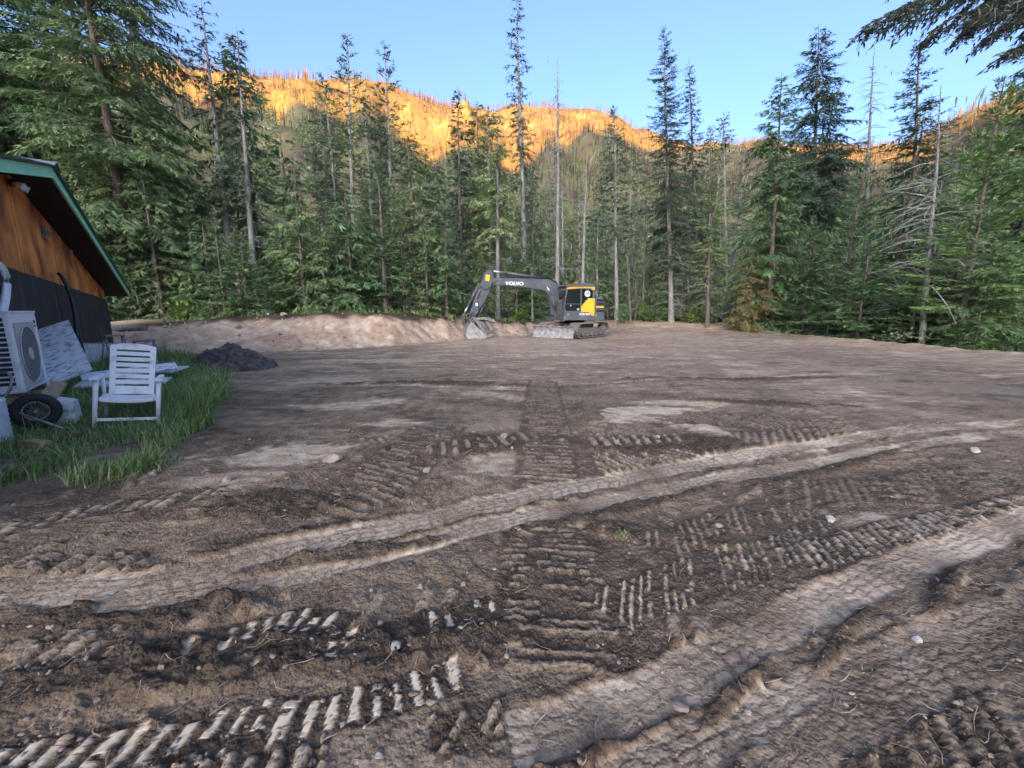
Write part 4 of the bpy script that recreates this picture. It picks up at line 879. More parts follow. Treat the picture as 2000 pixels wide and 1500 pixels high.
# ------------------------------------------------------------------ heat pump units
def heat_pump(name, loc, W, D, H, label, logo):
    """front (fan side) looks along the shed wall's outward normal"""
    t = empty(name, loc, math.atan2(UY, UX)); tag(t, label, "heat pump", "heat pump units beside the shed")
    MB().box((W / 2, D / 2, H / 2), (W, D, H), None, 0.025).build("casing", M_ACWHITE, t)
    MB().box((W / 2, D / 2, H + 0.004), (W + 0.012, D + 0.012, 0.03), None, 0.008).build("lid", M_ACWHITE, t)
    cx, cz, r = W * 0.42, H * 0.46, min(H * 0.36, W * 0.36)
    g = MB().span((cx - r * 1.08, -0.012, cz - r * 1.15), (cx + r * 1.08, -0.002, cz + r * 1.15)).build("fan_plate", M_GUARD, t)
    gm = MB()
    for q in (1.0, 0.22): gm.ring((cx, -0.022, cz), r * q, 0.008, 'Y', 28, 6)
    gm.build("fan_guard", M_GUARD, g)
    fm = MB(); 
    for i in range(-6, 7):
        h_ = math.sqrt(max(0.0, 1 - (i / 7.0) ** 2)) * r; fm.span((cx + i * r / 7 - 0.006, -0.020, cz - h_), (cx + i * r / 7 + 0.006, -0.014, cz + h_))
    b = fm.build("guard_bars", M_BAR, g); b["kind"] = "stuff"
    MB().cyl((cx, -0.03, cz), (cx, -0.012, cz), r * 0.2, 20).build("fan_hub", M_GUARD, g)
    # coil grille on the end that faces the viewer
    MB().span((-0.004, 0.045, 0.10), (0.0, D - 0.04, H - 0.06)).build("coil", M_DARK, t)
    n = 14
    for i in range(n + 1):
        z_ = 0.10 + (H - 0.16) * i / n; MB().span((-0.016, 0.04, z_ - 0.009), (-0.002, D - 0.035, z_ + 0.009)).build("grille_bar", M_ACWHITE, t)
    for q in (0.04, D * 0.52, D - 0.045): MB().span((-0.014, q, 0.09), (-0.003, q + 0.02, H - 0.05)).build("grille_post", M_ACWHITE, t)
    if logo:
        e = MB().ring((W * 0.87, -0.004, H * 0.87), 0.022, 0.006, 'Y', 14, 6).build("emblem", M_INK, t)
        MB().span((W * 0.82, -0.004, H * 0.80), (W * 0.92, -0.001, H * 0.825)).build("badge", M_INK, t)
    for q in (0.14, W - 0.2): MB().box((q, D / 2, -0.025), (0.06, D * 1.05, 0.05)).build("foot", M_STEEL, t)
    return t
a = at_depth(50, 768, 5.35); AC_Z = a[2]
heat_pump("heat_pump_unit", (a[0], a[1], AC_Z), 1.12, 0.42, 1.06, "large white heat pump unit with round fan grille, nearest the left edge", True)
pal = empty("pallet", (a[0], a[1], 0.0), math.atan2(UY, UX)); tag(pal, "timber crib stand under the large heat pump unit", "stand")
zt = AC_Z - 0.05
for q in (0.05, 0.5, 0.98): MB().span((q, -0.04, zt - 0.09), (q + 0.09, 0.52, zt - 0.001)).build("bearer", M_TAN, pal)
for q in (0.0, 0.36): MB().span((-0.04, q, 0.02), (1.16, q + 0.1, zt - 0.092)).build("crib_beam", M_SOFFIT, pal)
b = at_depth(163, 727, 9.3)
heat_pump("heat_pump_unit", (b[0] - 0.1, b[1], max(b[2], 0.06)), 0.85, 0.40, 0.58, "smaller white heat pump unit half hidden behind the chair", False)

# ------------------------------------------------------------------ white plastic armchair
def chair():
    o = on_plane(249, 832, 0.03); t = empty("garden_chair", (o[0], o[1], gz(o[0], o[1]) + 0.03)); t.rotation_euler = (0, math.radians(7), math.radians(36)); t.scale = (0.86, 0.92, 0.97); tag(t, "white plastic garden armchair with slatted back standing in the grass", "chair")
    w = 0.35                                               # half width at the legs
    for s in (-1, 1):
        MB().tube([(s * w, 0.0, 0.0), (s * (w - 0.005), 0.01, 0.3), (s * (w - 0.01), 0.03, 0.60)], [0.028, 0.030, 0.032], 8).build("front_leg", M_WHITE, t)
        MB().tube([(s * (w - 0.03), 0.62, 0.0), (s * (w - 0.03), 0.50, 0.34), (s * (w - 0.02), 0.40, 0.60)], [0.024, 0.026, 0.026], 8).build("rear_leg", M_WHITE, t)
        MB().prism([(s * w - 0.052, -0.05), (s * w + 0.052, -0.05), (s * w + 0.046, 0.25), (s * w + 0.03, 0.52), (s * w - 0.03, 0.52), (s * w - 0.046, 0.25)], 0.605, 0.640, 0.012, 'Z').build("armrest", M_WHITE, t)
        MB().span((s * (w - 0.045) - 0.016, 0.04, 0.33), (s * (w - 0.045) + 0.016, 0.50, 0.37), 0.008).build("side_rail", M_WHITE, t)
    MB().span((-w + 0.02, -0.010, 0.075), (w - 0.02, 0.018, 0.115), 0.008).build("front_stretcher", M_WHITE, t)
    # dished seat
    n = 10; sm = MB(); rows = []
    for i in range(n + 1):
        xx = -0.29 + 0.58 * i / n; dip = -0.022 * (1 - (xx / 0.29) ** 2); rows.append((xx, dip))
    poly = [(x, 0.375 + d) for x, d in rows] + [(x, 0.335 + d) for x, d in rows[::-1]]
    sm.prism(poly, -0.015, 0.44, 0.008).build("seat", M_WHITE, t)
    # reclined back: frame plus slats
    th = math.radians(17); R_ = Matrix.Translation((0, 0.40, 0.37)) @ Matrix.Rotation(-th, 4, 'X'); Hb = 0.70
    def bp(name, x0, x1, z0, z1, y0=0.0, y1=0.028, x2=None, x3=None):
        poly = [(x0, z0), (x1, z0), (x1 if x3 is None else x3, z1), (x0 if x2 is None else x2, z1)]
        MB().prism(poly, y0, y1, 0.006, 'Y', R_).build(name, M_WHITE, t)
    bp("back_bottom", -0.245, 0.245, 0.0, 0.115)
    for s in (-1, 1):
        a_, b_ = (0.195, 0.262) if s > 0 else (-0.262, -0.195); c_, d_ = (0.195, 0.272) if s > 0 else (-0.272, -0.195)
        bp("back_stile", a_, b_, 0.0, Hb - 0.02, -0.004, 0.034, c_, d_)
    MB().prism([(-0.272, Hb - 0.075), (0.272, Hb - 0.075), (0.270, Hb - 0.02), (0.14, Hb + 0.012), (0, Hb + 0.02), (-0.14, Hb + 0.012), (-0.270, Hb - 0.02)], -0.003, 0.032, 0.006, 'Y', R_).build("back_top", M_WHITE, t)
    ns = 6; pitch = (Hb - 0.075 - 0.115) / (ns + 0.32)
    for i in range(ns):
        z0 = 0.115 + pitch * (i + 0.32); bp("back_slat", -0.197, 0.197, z0, z0 + pitch * 0.70, 0.002, 0.022)
chair()

# ------------------------------------------------------------------ things left lying by the shed
def plank(name, a, b, wid, th, m, label, cat, tilt=0.0, group=None):
    a, b = Vector(a), Vector(b); d = b - a; L_ = d.length; q = d.to_track_quat('X', 'Z').to_matrix() @ Matrix.Rotation(tilt, 3, 'X')
    o = MB().box((L_ / 2, 0, 0), (L_, wid, th), None, min(th, wid) * 0.12).build(name, m); o.matrix_world = Matrix.Translation(a) @ q.to_4x4()
    return tag(o, label, cat, group)
p1, p2 = at_depth(92, 640, 7.2), at_depth(135, 740, 6.3)
o = MB(); o.prism([(-0.30, -0.01), (-0.28, 0.01), (0.28, 0.01), (0.30, -0.01), (0.30, -0.02), (-0.30, -0.02)], 0, 1.0)
d = Vector(p2 - p1); o_ = o.build("leaning_board", M_PAINTWORN)
X_ = Vector((0.83, 0.5, 0.30)).normalized(); Y_ = d.normalized(); Z_ = X_.cross(Y_).normalized(); X_ = Y_.cross(Z_)
o_.matrix_world = Matrix.Translation(p1) @ Matrix((X_, Y_ * d.length, Z_)).transposed().to_4x4()
tag(o_, "wide flaking white board leaning beside the large heat pump unit", "board")
plank("board", at_depth(158, 738, 7.0), at_depth(345, 714, 8.0), 0.22, 0.03, M_PAINTWORN, "long white weathered board lying low behind the chair", "board", 0.5)
plank("board", at_depth(150, 752, 6.6), at_depth(330, 742, 6.9), 0.20, 0.03, M_PAINTWORN, "second white board lying in the grass, nearer the chair legs", "board", 0.3)
plank("board", at_depth(282, 722, 8.4), at_depth(352, 722, 8.2), 0.40, 0.03, M_FOUND, "short pale board sticking out right of the chair back", "board", 0.2)
plank("timber_offcut", at_depth(94, 776, 5.15), at_depth(116, 748, 5.7), 0.16, 0.05, M_TAN, "tan timber offcut sloping below the large heat pump unit", "timber", 0.3)
plank("timber_offcut", on_plane(48, 868, 0.06), on_plane(92, 872, 0.06), 0.10, 0.12, M_TAN, "tan timber block lying under the spoked wheel", "timber")
plank("metal_sheet", on_plane(96, 862, 0.03), on_plane(152, 850, 0.03), 0.34, 0.06, M_RED, "dark red metal piece in shade right of the timber block", "scrap")
o = MB().prism([(0, 0), (0.25, 0), (0.24, 0.30), (0.03, 0.36)], 0, 0.2, 0.012).build("white_bin", M_PAINTWORN); q = on_plane(78, 838, 0.02); o.location = (q[0], q[1] + 0.12, 0.02); o.rotation_euler = (0, 0, 0.5)
tag(o, "white box with dirty side standing right of the spoked wheel", "box")
# ribbed white drum at the left edge
q = on_plane(-48, 872, 0.0); dm = MB()
prof = []
for i in range(19): prof.append((0.0 + i * 0.028, 0.20 + (0.008 if i % 2 else 0.0)))
o = dm.tube([(0, 0, z_) for z_, r_ in prof], [r_ for z_, r_ in prof], 22).build("ribbed_drum", M_FOUND); o.location = (q[0], q[1] + 0.1, 0.0)
tag(o, "pale ribbed plastic drum cut off by the left edge", "drum")
# barrow: spoked wheel and bent tube frame
def barrow():
    c = on_plane(79, 842, 0.0); c = np.array([c[0], c[1], gz(c[0], c[1])]); ang = math.atan2(-c[0], c[1]) * 0.9
    t = empty("barrow", (c[0], c[1], c[2]), ang); tag(t, "upturned barrow with spoked wheel and bent steel tube frame", "barrow")
    Rw = 0.225
    w = MB().ring((0, 0, Rw), Rw - 0.055, 0.055, 'Y', 36, 10, 0.9).build("wheel", M_RUBBER, t)
    MB().ring((0, 0, Rw), Rw - 0.108, 0.013, 'Y', 32, 8, 1.5).build("rim", M_STEEL, w)
    MB().cyl((0, -0.05, Rw), (0, 0.05, Rw), 0.022, 14).build("hub", M_STEEL, w)
    for i in range(16):
        a_ = 2 * math.pi * i / 16; MB().cyl((0.018 * math.cos(a_), 0.02 * (-1) ** i, Rw + 0.018 * math.sin(a_)), ((Rw - 0.112) * math.cos(a_), 0, Rw + (Rw - 0.112) * math.sin(a_)), 0.0035, 5).build("spoke", M_STEEL, w)
    def fr(pts): return [tuple(Vector(at_depth(px, py, Y_)) - Vector(c)) for px, py, Y_ in pts]
    R_ = Matrix.Rotation(-ang, 4, 'Z')
    for pts in ([(-70, 772, 5.0), (0, 793, 4.9), (60, 815, 4.82), (126, 838, 4.75)], [(-70, 760, 5.25), (0, 728, 5.1), (14, 727, 5.08), (24, 738, 5.05), (20, 760, 5.0), (6, 780, 4.95), (12, 795, 4.9)]):
        MB().tube([R_ @ Vector(p) for p in fr(pts)], 0.016, 10).build("tube_frame", M_STEEL, t)
barrow()
# two stepladders behind the chair
def ladder(px, py, Yd, h, rz, label):
    q = at_depth(px, py, Yd); z0 = gz(q[0], Yd); t = empty("stepladder", (q[0], Yd, z0), rz); tag(t, label, "stepladder", "stepladders behind the chair")
    for s in (-1, 1):
        MB().tube([(s * 0.24, -0.30, 0), (s * 0.17, -0.02, h)], 0.024, 6).build("rail", M_GALV, t); MB().tube([(s * 0.24, 0.34, 0), (s * 0.17, 0.04, h)], 0.018, 6).build("rear_rail", M_GALV, t)
    MB().span((-0.20, -0.10, h - 0.02), (0.20, 0.10, h + 0.02), 0.01).build("top_cap", M_GALV, t)
    for k in (0.3, 0.6):
        MB().span((-0.235 + 0.07 * k, -0.33 + 0.28 * k, h * k - 0.012), (0.235 - 0.07 * k, -0.25 + 0.28 * k, h * k + 0.012)).build("step", M_GALV, t)
ladder(285, 690, 9.4, 0.82, 0.5, "grey aluminium stepladder showing right above the chair's back")
ladder(228, 690, 10.6, 0.86, 1.1, "grey stepladder by the shed corner, left of the other one")

# ------------------------------------------------------------------ dark heap of earth
R4 = np.random.default_rng(9)
n = 90; gxx, gyy = np.meshgrid(np.linspace(-1.35, 1.35, n), np.linspace(-1.1, 1.1, n)); gxx, gyy = gxx.ravel(), gyy.ravel()
c0 = np.array([-7.35, 10.7]); dd = np.hypot(gxx / 1.12, gyy / 0.9) + 0.16 * fbm(gxx, gyy, 1.6, 3, 111)
hz = 0.74 * np.clip(1 - dd, 0, 1) ** 0.85 * (1 + 0.25 * fbm(gxx, gyy, 2.5, 2, 113)) + (dd < 1) * (np.abs(fbm(gxx, gyy, 6, 4, 112)) * 0.10) - 0.05
wx, wy = gxx + c0[0], gyy + c0[1]; wz = hz + base_h(wx, wy)
jj = np.arange(n * n).reshape(n, n); q = np.stack([jj[:-1, :-1].ravel(), jj[:-1, 1:].ravel(), jj[1:, 1:].ravel(), jj[1:, :-1].ravel()], 1)
M_HEAP = mat("dark_earth", (0.13, 0.112, 0.108), 0.95, (0.045, 0.039, 0.039), 9, 0.8, 30, spec=0.15)
heap = np_mesh("earth_mound", np.stack([wx, wy, wz], 1), q, M_HEAP, None, False); tag(heap, "heap of dark crumbly earth beside the tall grass", "mound")
# ------------------------------------------------------------------ excavator
M_CHAR = mat("charcoal_paint", (0.080, 0.086, 0.098), 0.45, (0.15, 0.128, 0.11), 2.2, spec=0.5, lo=0.30, hi=0.50, detail=9)
M_YEL = mat("yellow_paint", (0.92, 0.46, 0.025), 0.42, (0.60, 0.32, 0.05), 3, spec=0.5, lo=0.28, hi=0.46, detail=9)
M_GLASS = mat("tinted_glass", (0.012, 0.018, 0.018), 0.06, (0.010, 0.014, 0.014), 2, spec=0.8)
M_TRACK = mat("dusty_track_steel", (0.30, 0.27, 0.24), 0.7, (0.13, 0.11, 0.10), 12, 0.3, 40, metal=0.2)
M_BLADE = mat("scoured_blade_steel", (0.42, 0.41, 0.40), 0.55, (0.20, 0.18, 0.165), 5, 0.25, 30, metal=0.3)
M_CHROME = mat("chrome_rod", (0.70, 0.70, 0.72), 0.2, metal=0.9)
M_WLET = mat("white_lettering", (0.80, 0.80, 0.80), 0.5, (0.74, 0.74, 0.74))
M_STICKER = mat("yellow_sticker", (0.80, 0.55, 0.03), 0.5)
M_ORANGE = mat("orange_plastic", (0.85, 0.20, 0.03), 0.4)
EXC = np.array([3.55, 23.6]); exz = float(base_h(*EXC)) + 0.01
exc = empty("excavator", (EXC[0], EXC[1], exz), math.radians(197)); tag(exc, "charcoal and yellow tracked excavator with dozer blade parked on the pad", "excavator")
def LX(cx): return 1.25 - (cx - 1150) / 525.0 * 2.72
def LZ(cy): return (958 - cy) / 638.0 * 2.87
def LP(*pts): return [(LX(a), LZ(b)) for a, b in pts]
TX = lambda x, y, z: Matrix.Translation((x, y, z)) @ Matrix(((-1, 0, 0, 0), (0, 0, 1, 0), (0, 1, 0, 0), (0, 0, 0, 1)))
# running gear, turned against the house
URZ = math.radians(231 - 197); UM = Matrix.Rotation(URZ, 4, 'Z')
def upart(mb, name, m, parent=exc):
    o = mb.build(name, m, parent)
    if parent is exc: o.rotation_euler = (0, 0, URZ)
    return o
TL, TRr = 1.42, 0.36
for s in (-1, 1):
    yc = s * 1.0
    fr = upart(MB().prism([(-1.35, 0.22), (1.35, 0.22), (1.25, 0.52), (-1.25, 0.52)], yc - 0.16, yc + 0.16, 0.02), "track_frame", M_TRACK)
    # shoes round the loop
    per = 2 * (2 * TL) + 2 * math.pi * TRr; n = 46
    sh = MB(); sh.box((0, 0, 0), (per / n * 0.94, 0.60, 0.035)); 
    for q in (-0.045, 0.0, 0.045): sh.box((q, 0, 0.028), (0.012, 0.60, 0.026))
    for i in range(n):
        d_ = per * i / n
        if d_ < 2 * TL: x, z, a_ = -TL + d_, 2 * TRr, 0
        elif d_ < 2 * TL + math.pi * TRr: a_ = (d_ - 2 * TL) / TRr; x, z = TL + TRr * math.sin(a_), TRr + TRr * math.cos(a_)
        elif d_ < 4 * TL + math.pi * TRr: x, z, a_ = TL - (d_ - 2 * TL - math.pi * TRr), 0.0, math.pi
        else: b_ = (d_ - 4 * TL - math.pi * TRr) / TRr; a_ = math.pi + b_; x, z = -TL - TRr * math.sin(b_), TRr - TRr * math.cos(b_)
        if i == 0:
            me_o = sh.build("track_shoe", M_TRACK, fr); o = me_o
        else:
            o = bpy.data.objects.new("track_shoe", me_o.data); link(o, fr)
        o.location = (x, yc, z + 0.04); o.rotation_euler = (0, a_, 0)
    for x, r_, nm in ((TL, 0.29, "idler"), (-TL, 0.30, "sprocket")):
        upart(MB().cyl((x, yc - 0.14, TRr + 0.04), (x, yc + 0.14, TRr + 0.04), r_, 22).cyl((x, yc - 0.2, TRr + 0.04), (x, yc + 0.2, TRr + 0.04), r_ * 0.5, 16), nm, M_TRACK, exc)
    for i in range(5): upart(MB().cyl((-0.95 + 0.475 * i, yc - 0.2, 0.17), (-0.95 + 0.475 * i, yc + 0.2, 0.17), 0.09, 12), "track_roller", M_TRACK)
upart(MB().box((0, 0, 0.56), (1.5, 1.7, 0.34), None, 0.05).box((0, 0, 0.66), (0.9, 0.9, 0.24), None, 0.04), "car_body", M_TRACK)
upart(MB().cyl((0, 0, 0.72), (0, 0, 0.93), 0.58, 32), "swing_ring", M_CABLE)
bl = upart(MB().prism([(2.16, 0.05), (2.30, 0.02), (2.24, 0.18), (2.20, 0.36), (2.24, 0.55), (2.33, 0.64), (2.28, 0.66), (2.17, 0.58), (2.12, 0.36)], -1.27, 1.27, 0.006), "dozer_blade", M_BLADE)
for s in (-1, 1):
    upart(MB().tube([(0.7, s * 0.42, 0.52), (1.6, s * 0.46, 0.42), (2.16, s * 0.48, 0.28)], 0.085, 8), "blade_arm", M_TRACK)
    upart(MB().tube([(0.75, s * 0.2, 0.72), (2.12, s * 0.3, 0.48)], 0.055, 10), "blade_cylinder", M_CHAR)
# upper works
def up(mb, name, m, parent=exc): return mb.build(name, m, parent)
up(MB().span((-1.2, -1.22, 0.93), (1.22, 1.24, 1.10), 0.03), "deck", M_CHAR)
# engine bay and counterweight
eb = up(MB().prism([(LX(1515), 0.98), (LX(1515), 2.13), (-1.05, 2.14), (-1.22, 2.05), (-1.22, 0.98)], 0.30, 1.22, 0.03), "engine_bay_door", M_CHAR)
for i in range(4):
    z_ = 1.36 + 0.19 * i; up(MB().span((LX(1620), 1.215, z_), (LX(1530), 1.232, z_ + 0.13), 0.006), "louvre", M_CABLE, eb)
up(MB().span((LX(1615), 1.234, LZ(603)), (LX(1525), 1.242, LZ(584))), "yellow_flash", M_YEL, eb)
cw = [(-1.0, -1.22), (-1.25, -1.15), (-1.42, -0.8), (-1.49, -0.3), (-1.49, 0.3), (-1.42, 0.8), (-1.25, 1.15), (-1.0, 1.22), (-0.95, 1.0), (-0.95, -1.0)]
up(MB().prism(cw, 0.97, 1.98, 0.03, 'Z'), "counterweight", M_CHAR)
up(MB().prism([(-1.3, 1.0), (0.35, 1.0), (0.35, 1.75), (-0.2, 2.0), (-1.25, 2.02)], -1.22, -0.42, 0.04), "right_housing", M_CHAR)
up(MB().prism([(-1.28, 1.9), (-0.62, 1.9), (-0.62, 2.16), (-0.72, 2.24), (-1.2, 2.22)], -0.5, 1.0, 0.04), "engine_hood", M_CHAR)
up(MB().box((-0.95, 0.35, 2.36), (0.36, 0.5, 0.26), None, 0.04), "air_cleaner", M_GALV)
up(MB().tube([(-1.02, -0.2, 2.2), (-1.02, -0.2, 2.45), (-1.12, -0.2, 2.82)], [0.055, 0.055, 0.06], 12), "exhaust_pipe", M_CHAR)
for q in (0.0, 0.4, 0.8): pass
up(MB().tube([(-0.7, 1.1, 2.14), (-0.7, 1.1, 2.38), (-1.15, 1.1, 2.38), (-1.15, 1.1, 2.12)], 0.02, 6), "handrail", M_CABLE)
# cab
y0, y1 = 0.22, 1.18
cab = up(MB().prism(LP((1155, 742), (1515, 742), (1515, 345), (1490, 335), (1205, 345), (1185, 400), (1165, 560), (1150, 660)), y0, y1, 0.03), "cab", M_CHAR)
YO = y1 + 0.012
up(MB().prism(LP((1185, 640), (1350, 640), (1350, 585), (1400, 520), (1432, 486), (1485, 486), (1485, 392), (1345, 380), (1200, 395), (1188, 470), (1172, 600)), y1 + 0.002, y1 + 0.010), "side_glass", M_GLASS, cab)
up(MB().prism(LP((1345, 640), (1358, 640), (1356, 380), (1343, 380)), y1 + 0.003, y1 + 0.030), "door_pillar", M_CHAR, cab)
up(MB().span((LX(1345), y1 + 0.012, LZ(562)), (LX(1176), y1 + 0.024, LZ(555))), "door_rail", M_CHAR, cab)
up(MB().prism(LP((1352, 592), (1442, 492), (1506, 490), (1507, 702), (1478, 696), (1452, 656), (1355, 652)), y1 + 0.004, y1 + 0.032, 0.006), "yellow_panel", M_YEL, cab)
up(MB().prism(LP((1180, 388), (1195, 372), (1300, 352), (1440, 340), (1502, 344), (1506, 392), (1470, 394), (1462, 372), (1330, 375)), y1 + 0.004, y1 + 0.03, 0.006), "yellow_stripe", M_YEL, cab)
up(MB().prism(LP((1158, 352), (1190, 336), (1330, 318), (1450, 318), (1515, 332), (1518, 356), (1190, 364)), y0 - 0.03, y1 + 0.05, 0.02), "cab_roof", M_CHAR, cab)
fw = up(MB().prism([(LX(1165) + 0.012, LZ(640)), (LX(1184) + 0.012, LZ(400)), (LX(1184) + 0.02, LZ(400)), (LX(1165) + 0.02, LZ(640))], y0 + 0.08, y1 - 0.07), "windscreen", M_GLASS, cab)
up(MB().span((LX(1518) - 0.004, y0 + 0.1, LZ(480)), (LX(1518) - 0.012, y1 - 0.1, LZ(370))), "rear_glass", M_GLASS, cab)
dc = up(MB().cyl((LX(1422), YO, LZ(438)), (LX(1422), YO + 0.006, LZ(438)), 0.165, 28), "round_decal", M_WLET, cab)
up(MB().prism(LP((1392, 448), (1408, 420), (1420, 436), (1432, 414), (1452, 448), (1440, 448), (1430, 434), (1420, 446), (1408, 434)), YO + 0.007, YO + 0.012), "decal_mark", M_INK, dc)
up(MB().span((LX(1334), YO, LZ(632)), (LX(1308), YO + 0.004, LZ(612))), "cab_sticker", M_FOUND, cab)
up(MB().cyl((LX(1237), YO, LZ(578)), (LX(1237), YO + 0.006, LZ(578)), 0.035, 14), "gauge_sticker", M_FOUND, cab)
up(MB().span((LX(1222), y1 + 0.002, LZ(690)), (LX(1200), y1 + 0.02, LZ(672)), 0.004), "door_handle", M_GALV, cab)
up(MB().box((LX(1356), 0.5, 2.95), (0.16, 0.06, 0.05), None, 0.01), "roof_light", M_ORANGE, cab)
up(MB().box((LX(1200), 1.0, 2.88), (0.07, 0.09, 0.06), None, 0.01), "work_light", M_ORANGE, cab)
up(MB().cyl((LX(1526), y1 - 0.08, LZ(690)), (LX(1526), y1 + 0.06, LZ(690)), 0.025, 10), "marker", M_STICKER)
up(MB().tube([(1.2, 1.2, 1.2), (1.32, 1.28, 1.9), (1.32, 1.28, 2.15)], 0.018, 6), "mirror_arm", M_CABLE)
up(MB().box((LX(1152), 1.28, LZ(490)), (0.05, 0.12, 0.18), None, 0.01), "mirror", M_RED)
text_mesh("model_lettering", "ECR145E", 0.165, M_WLET, cab, TX(LX(1398), YO + 0.004, LZ(680)), 0.002, 0.004)
# boom
bw = 0.17; by = -0.12
BP = LP((452, 300), (482, 262), (720, 256), (1060, 264), (1160, 276), (1205, 330), (1235, 620), (1180, 690), (1115, 690), (1112, 540), (1088, 452), (1030, 396), (850, 366), (600, 344), (470, 338))
boom = up(MB().prism(BP, by - bw, by + bw, 0.015), "boom", M_CHAR)
text_mesh("maker_lettering", "VOLVO", 0.235, M_WLET, boom, TX(LX(700), by + bw + 0.006, LZ(321)), 0.003, 0.010, 1.28)
for s in (-1, 1):
    yy = by + s * (bw + 0.10)
    bc = up(MB().cyl((LX(1150), yy, LZ(620)), (LX(1110), yy, LZ(455)), 0.075, 14), "boom_cylinder", M_CHAR)
    up(MB().cyl((LX(1110), yy, LZ(455)), (LX(1045), yy, LZ(345)), 0.042, 12), "rod", M_CHROME, bc)
up(MB().cyl((LX(1045), by - bw - 0.16, LZ(342)), (LX(1045), by + bw + 0.16, LZ(342)), 0.05, 14), "boom_pin", M_STEEL)
sc_ = up(MB().cyl((LX(960), by, LZ(243)), (LX(620), by, LZ(196)), 0.075, 14), "stick_cylinder", M_CHAR)
up(MB().cyl((LX(620), by, LZ(196)), (LX(482), by, LZ(181)), 0.045, 12), "rod", M_CHROME, sc_)
up(MB().prism(LP((900, 262), (940, 225), (980, 228), (1010, 262)), by - 0.09, by + 0.09, 0.01), "cylinder_bracket", M_CHAR, boom)
for k, zz in enumerate((0.05, 0.09)):
    up(MB().tube([(LX(1165), by + bw + 0.02 + 0.03 * k, LZ(300)), (LX(1060), by + 0.12, LZ(258) + zz), (LX(820), by + 0.12, LZ(262) + zz), (LX(560), by + 0.12, LZ(272) + zz), (LX(470), by + 0.2, LZ(330)), (LX(440), by + 0.2, LZ(420))], 0.022, 7), "hose", M_CABLE, boom)
# stick
SPt = LP((398, 196), (425, 172), (470, 182), (480, 262), (455, 330), (425, 440), (292, 690), (232, 692), (238, 640), (332, 360), (356, 300), (384, 215))
stick = up(MB().prism(SPt, by - 0.14, by + 0.14, 0.012), "stick", M_CHAR)
up(MB().prism(LP((398, 225), (440, 228), (432, 300), (390, 292)), by + 0.143, by + 0.148), "warning_sticker", M_STICKER, stick)
up(MB().prism(LP((285, 552), (318, 545), (312, 580), (290, 584)), by + 0.143, by + 0.148), "stick_marking", M_WLET, stick)
bcy = up(MB().cyl((LX(335), by, LZ(325)), (LX(228), by, LZ(560)), 0.066, 14), "bucket_cylinder", M_CHAR)
up(MB().cyl((LX(228), by, LZ(560)), (LX(160), by, LZ(695)), 0.040, 12), "rod", M_CHROME, bcy)
up(MB().tube([(LX(330), by + 0.18, LZ(352)), (LX(390), by + 0.24, LZ(400)), (LX(450), by + 0.2, LZ(350)), (LX(470), by + 0.18, LZ(300))], 0.02, 7), "hose", M_CABLE, stick)
up(MB().tube([(LX(345), by + 0.17, LZ(410)), (LX(300), by + 0.2, LZ(500)), (LX(318), by + 0.18, LZ(590)), (LX(330), by + 0.16, LZ(700))], 0.018, 7), "hose", M_CABLE, stick)
for s in (-1, 1):
    up(MB().tube([(LX(160), by + s * 0.17, LZ(695)), (LX(262), by + s * 0.17, LZ(660))], 0.045, 8), "tipping_lever", M_CHAR)
    up(MB().tube([(LX(160), by + s * 0.12, LZ(695)), (LX(165), by + s * 0.12, LZ(800))], 0.045, 8), "bucket_link", M_CHAR)
th = up(MB().cyl((LX(380), by, LZ(560)), (LX(320), by, LZ(715)), 0.045, 10), "thumb_cylinder", M_CHAR)
# bucket: curved shell, two side plates, ribs and teeth
bc_ = [(232, 772), (200, 815), (178, 862), (170, 912), (188, 962), (232, 985), (300, 975)]
bo = [(300, 975), (345, 966), (405, 938)]
side = LP(*(bc_ + bo[1:] + [(345, 880), (275, 812), (250, 776)]))
BW0, BW1 = by - 0.62, by + 0.42
shell_o = LP(*bc_, (405, 940)); sh = MB()
for i in range(len(shell_o) - 1):
    (xa, za), (xb, zb) = shell_o[i], shell_o[i + 1]; sh.prism([(xa, za), (xb, zb), (xb - 0.02, zb + 0.03), (xa - 0.025, za + 0.01)], BW0, BW1)
bucket = up(sh, "bucket", M_BLADE)
for q in (BW0 - 0.012, BW1): up(MB().prism(side, q, q + 0.025, 0.004), "side_plate", M_BLADE, bucket)
up(MB().prism(LP((215, 735), (262, 700), (300, 745), (270, 790), (225, 790)), by - 0.2, by + 0.2, 0.02), "coupler", M_CHAR)
for i in range(5):
    yy = BW0 + 0.09 + i * (BW1 - BW0 - 0.18) / 4
    up(MB().prism(LP((398, 938), (452, 905), (458, 920), (408, 955)), yy - 0.05, yy + 0.05, 0.006), "tooth", M_STEEL, bucket)
tb = up(MB().prism(LP((255, 718), (385, 712), (470, 738), (496, 768), (470, 772), (380, 742), (262, 745)), by - 0.5, by + 0.3, 0.01), "thumb", M_STEEL)
for i in range(5):
    yy = by - 0.46 + i * 0.18; up(MB().prism(LP((268, 748), (300, 742), (400, 905), (372, 912)) if i % 2 == 0 else LP((378, 744), (410, 748), (470, 850), (440, 872)), yy - 0.045, yy + 0.045, 0.008), "tine", M_TRACK, tb)

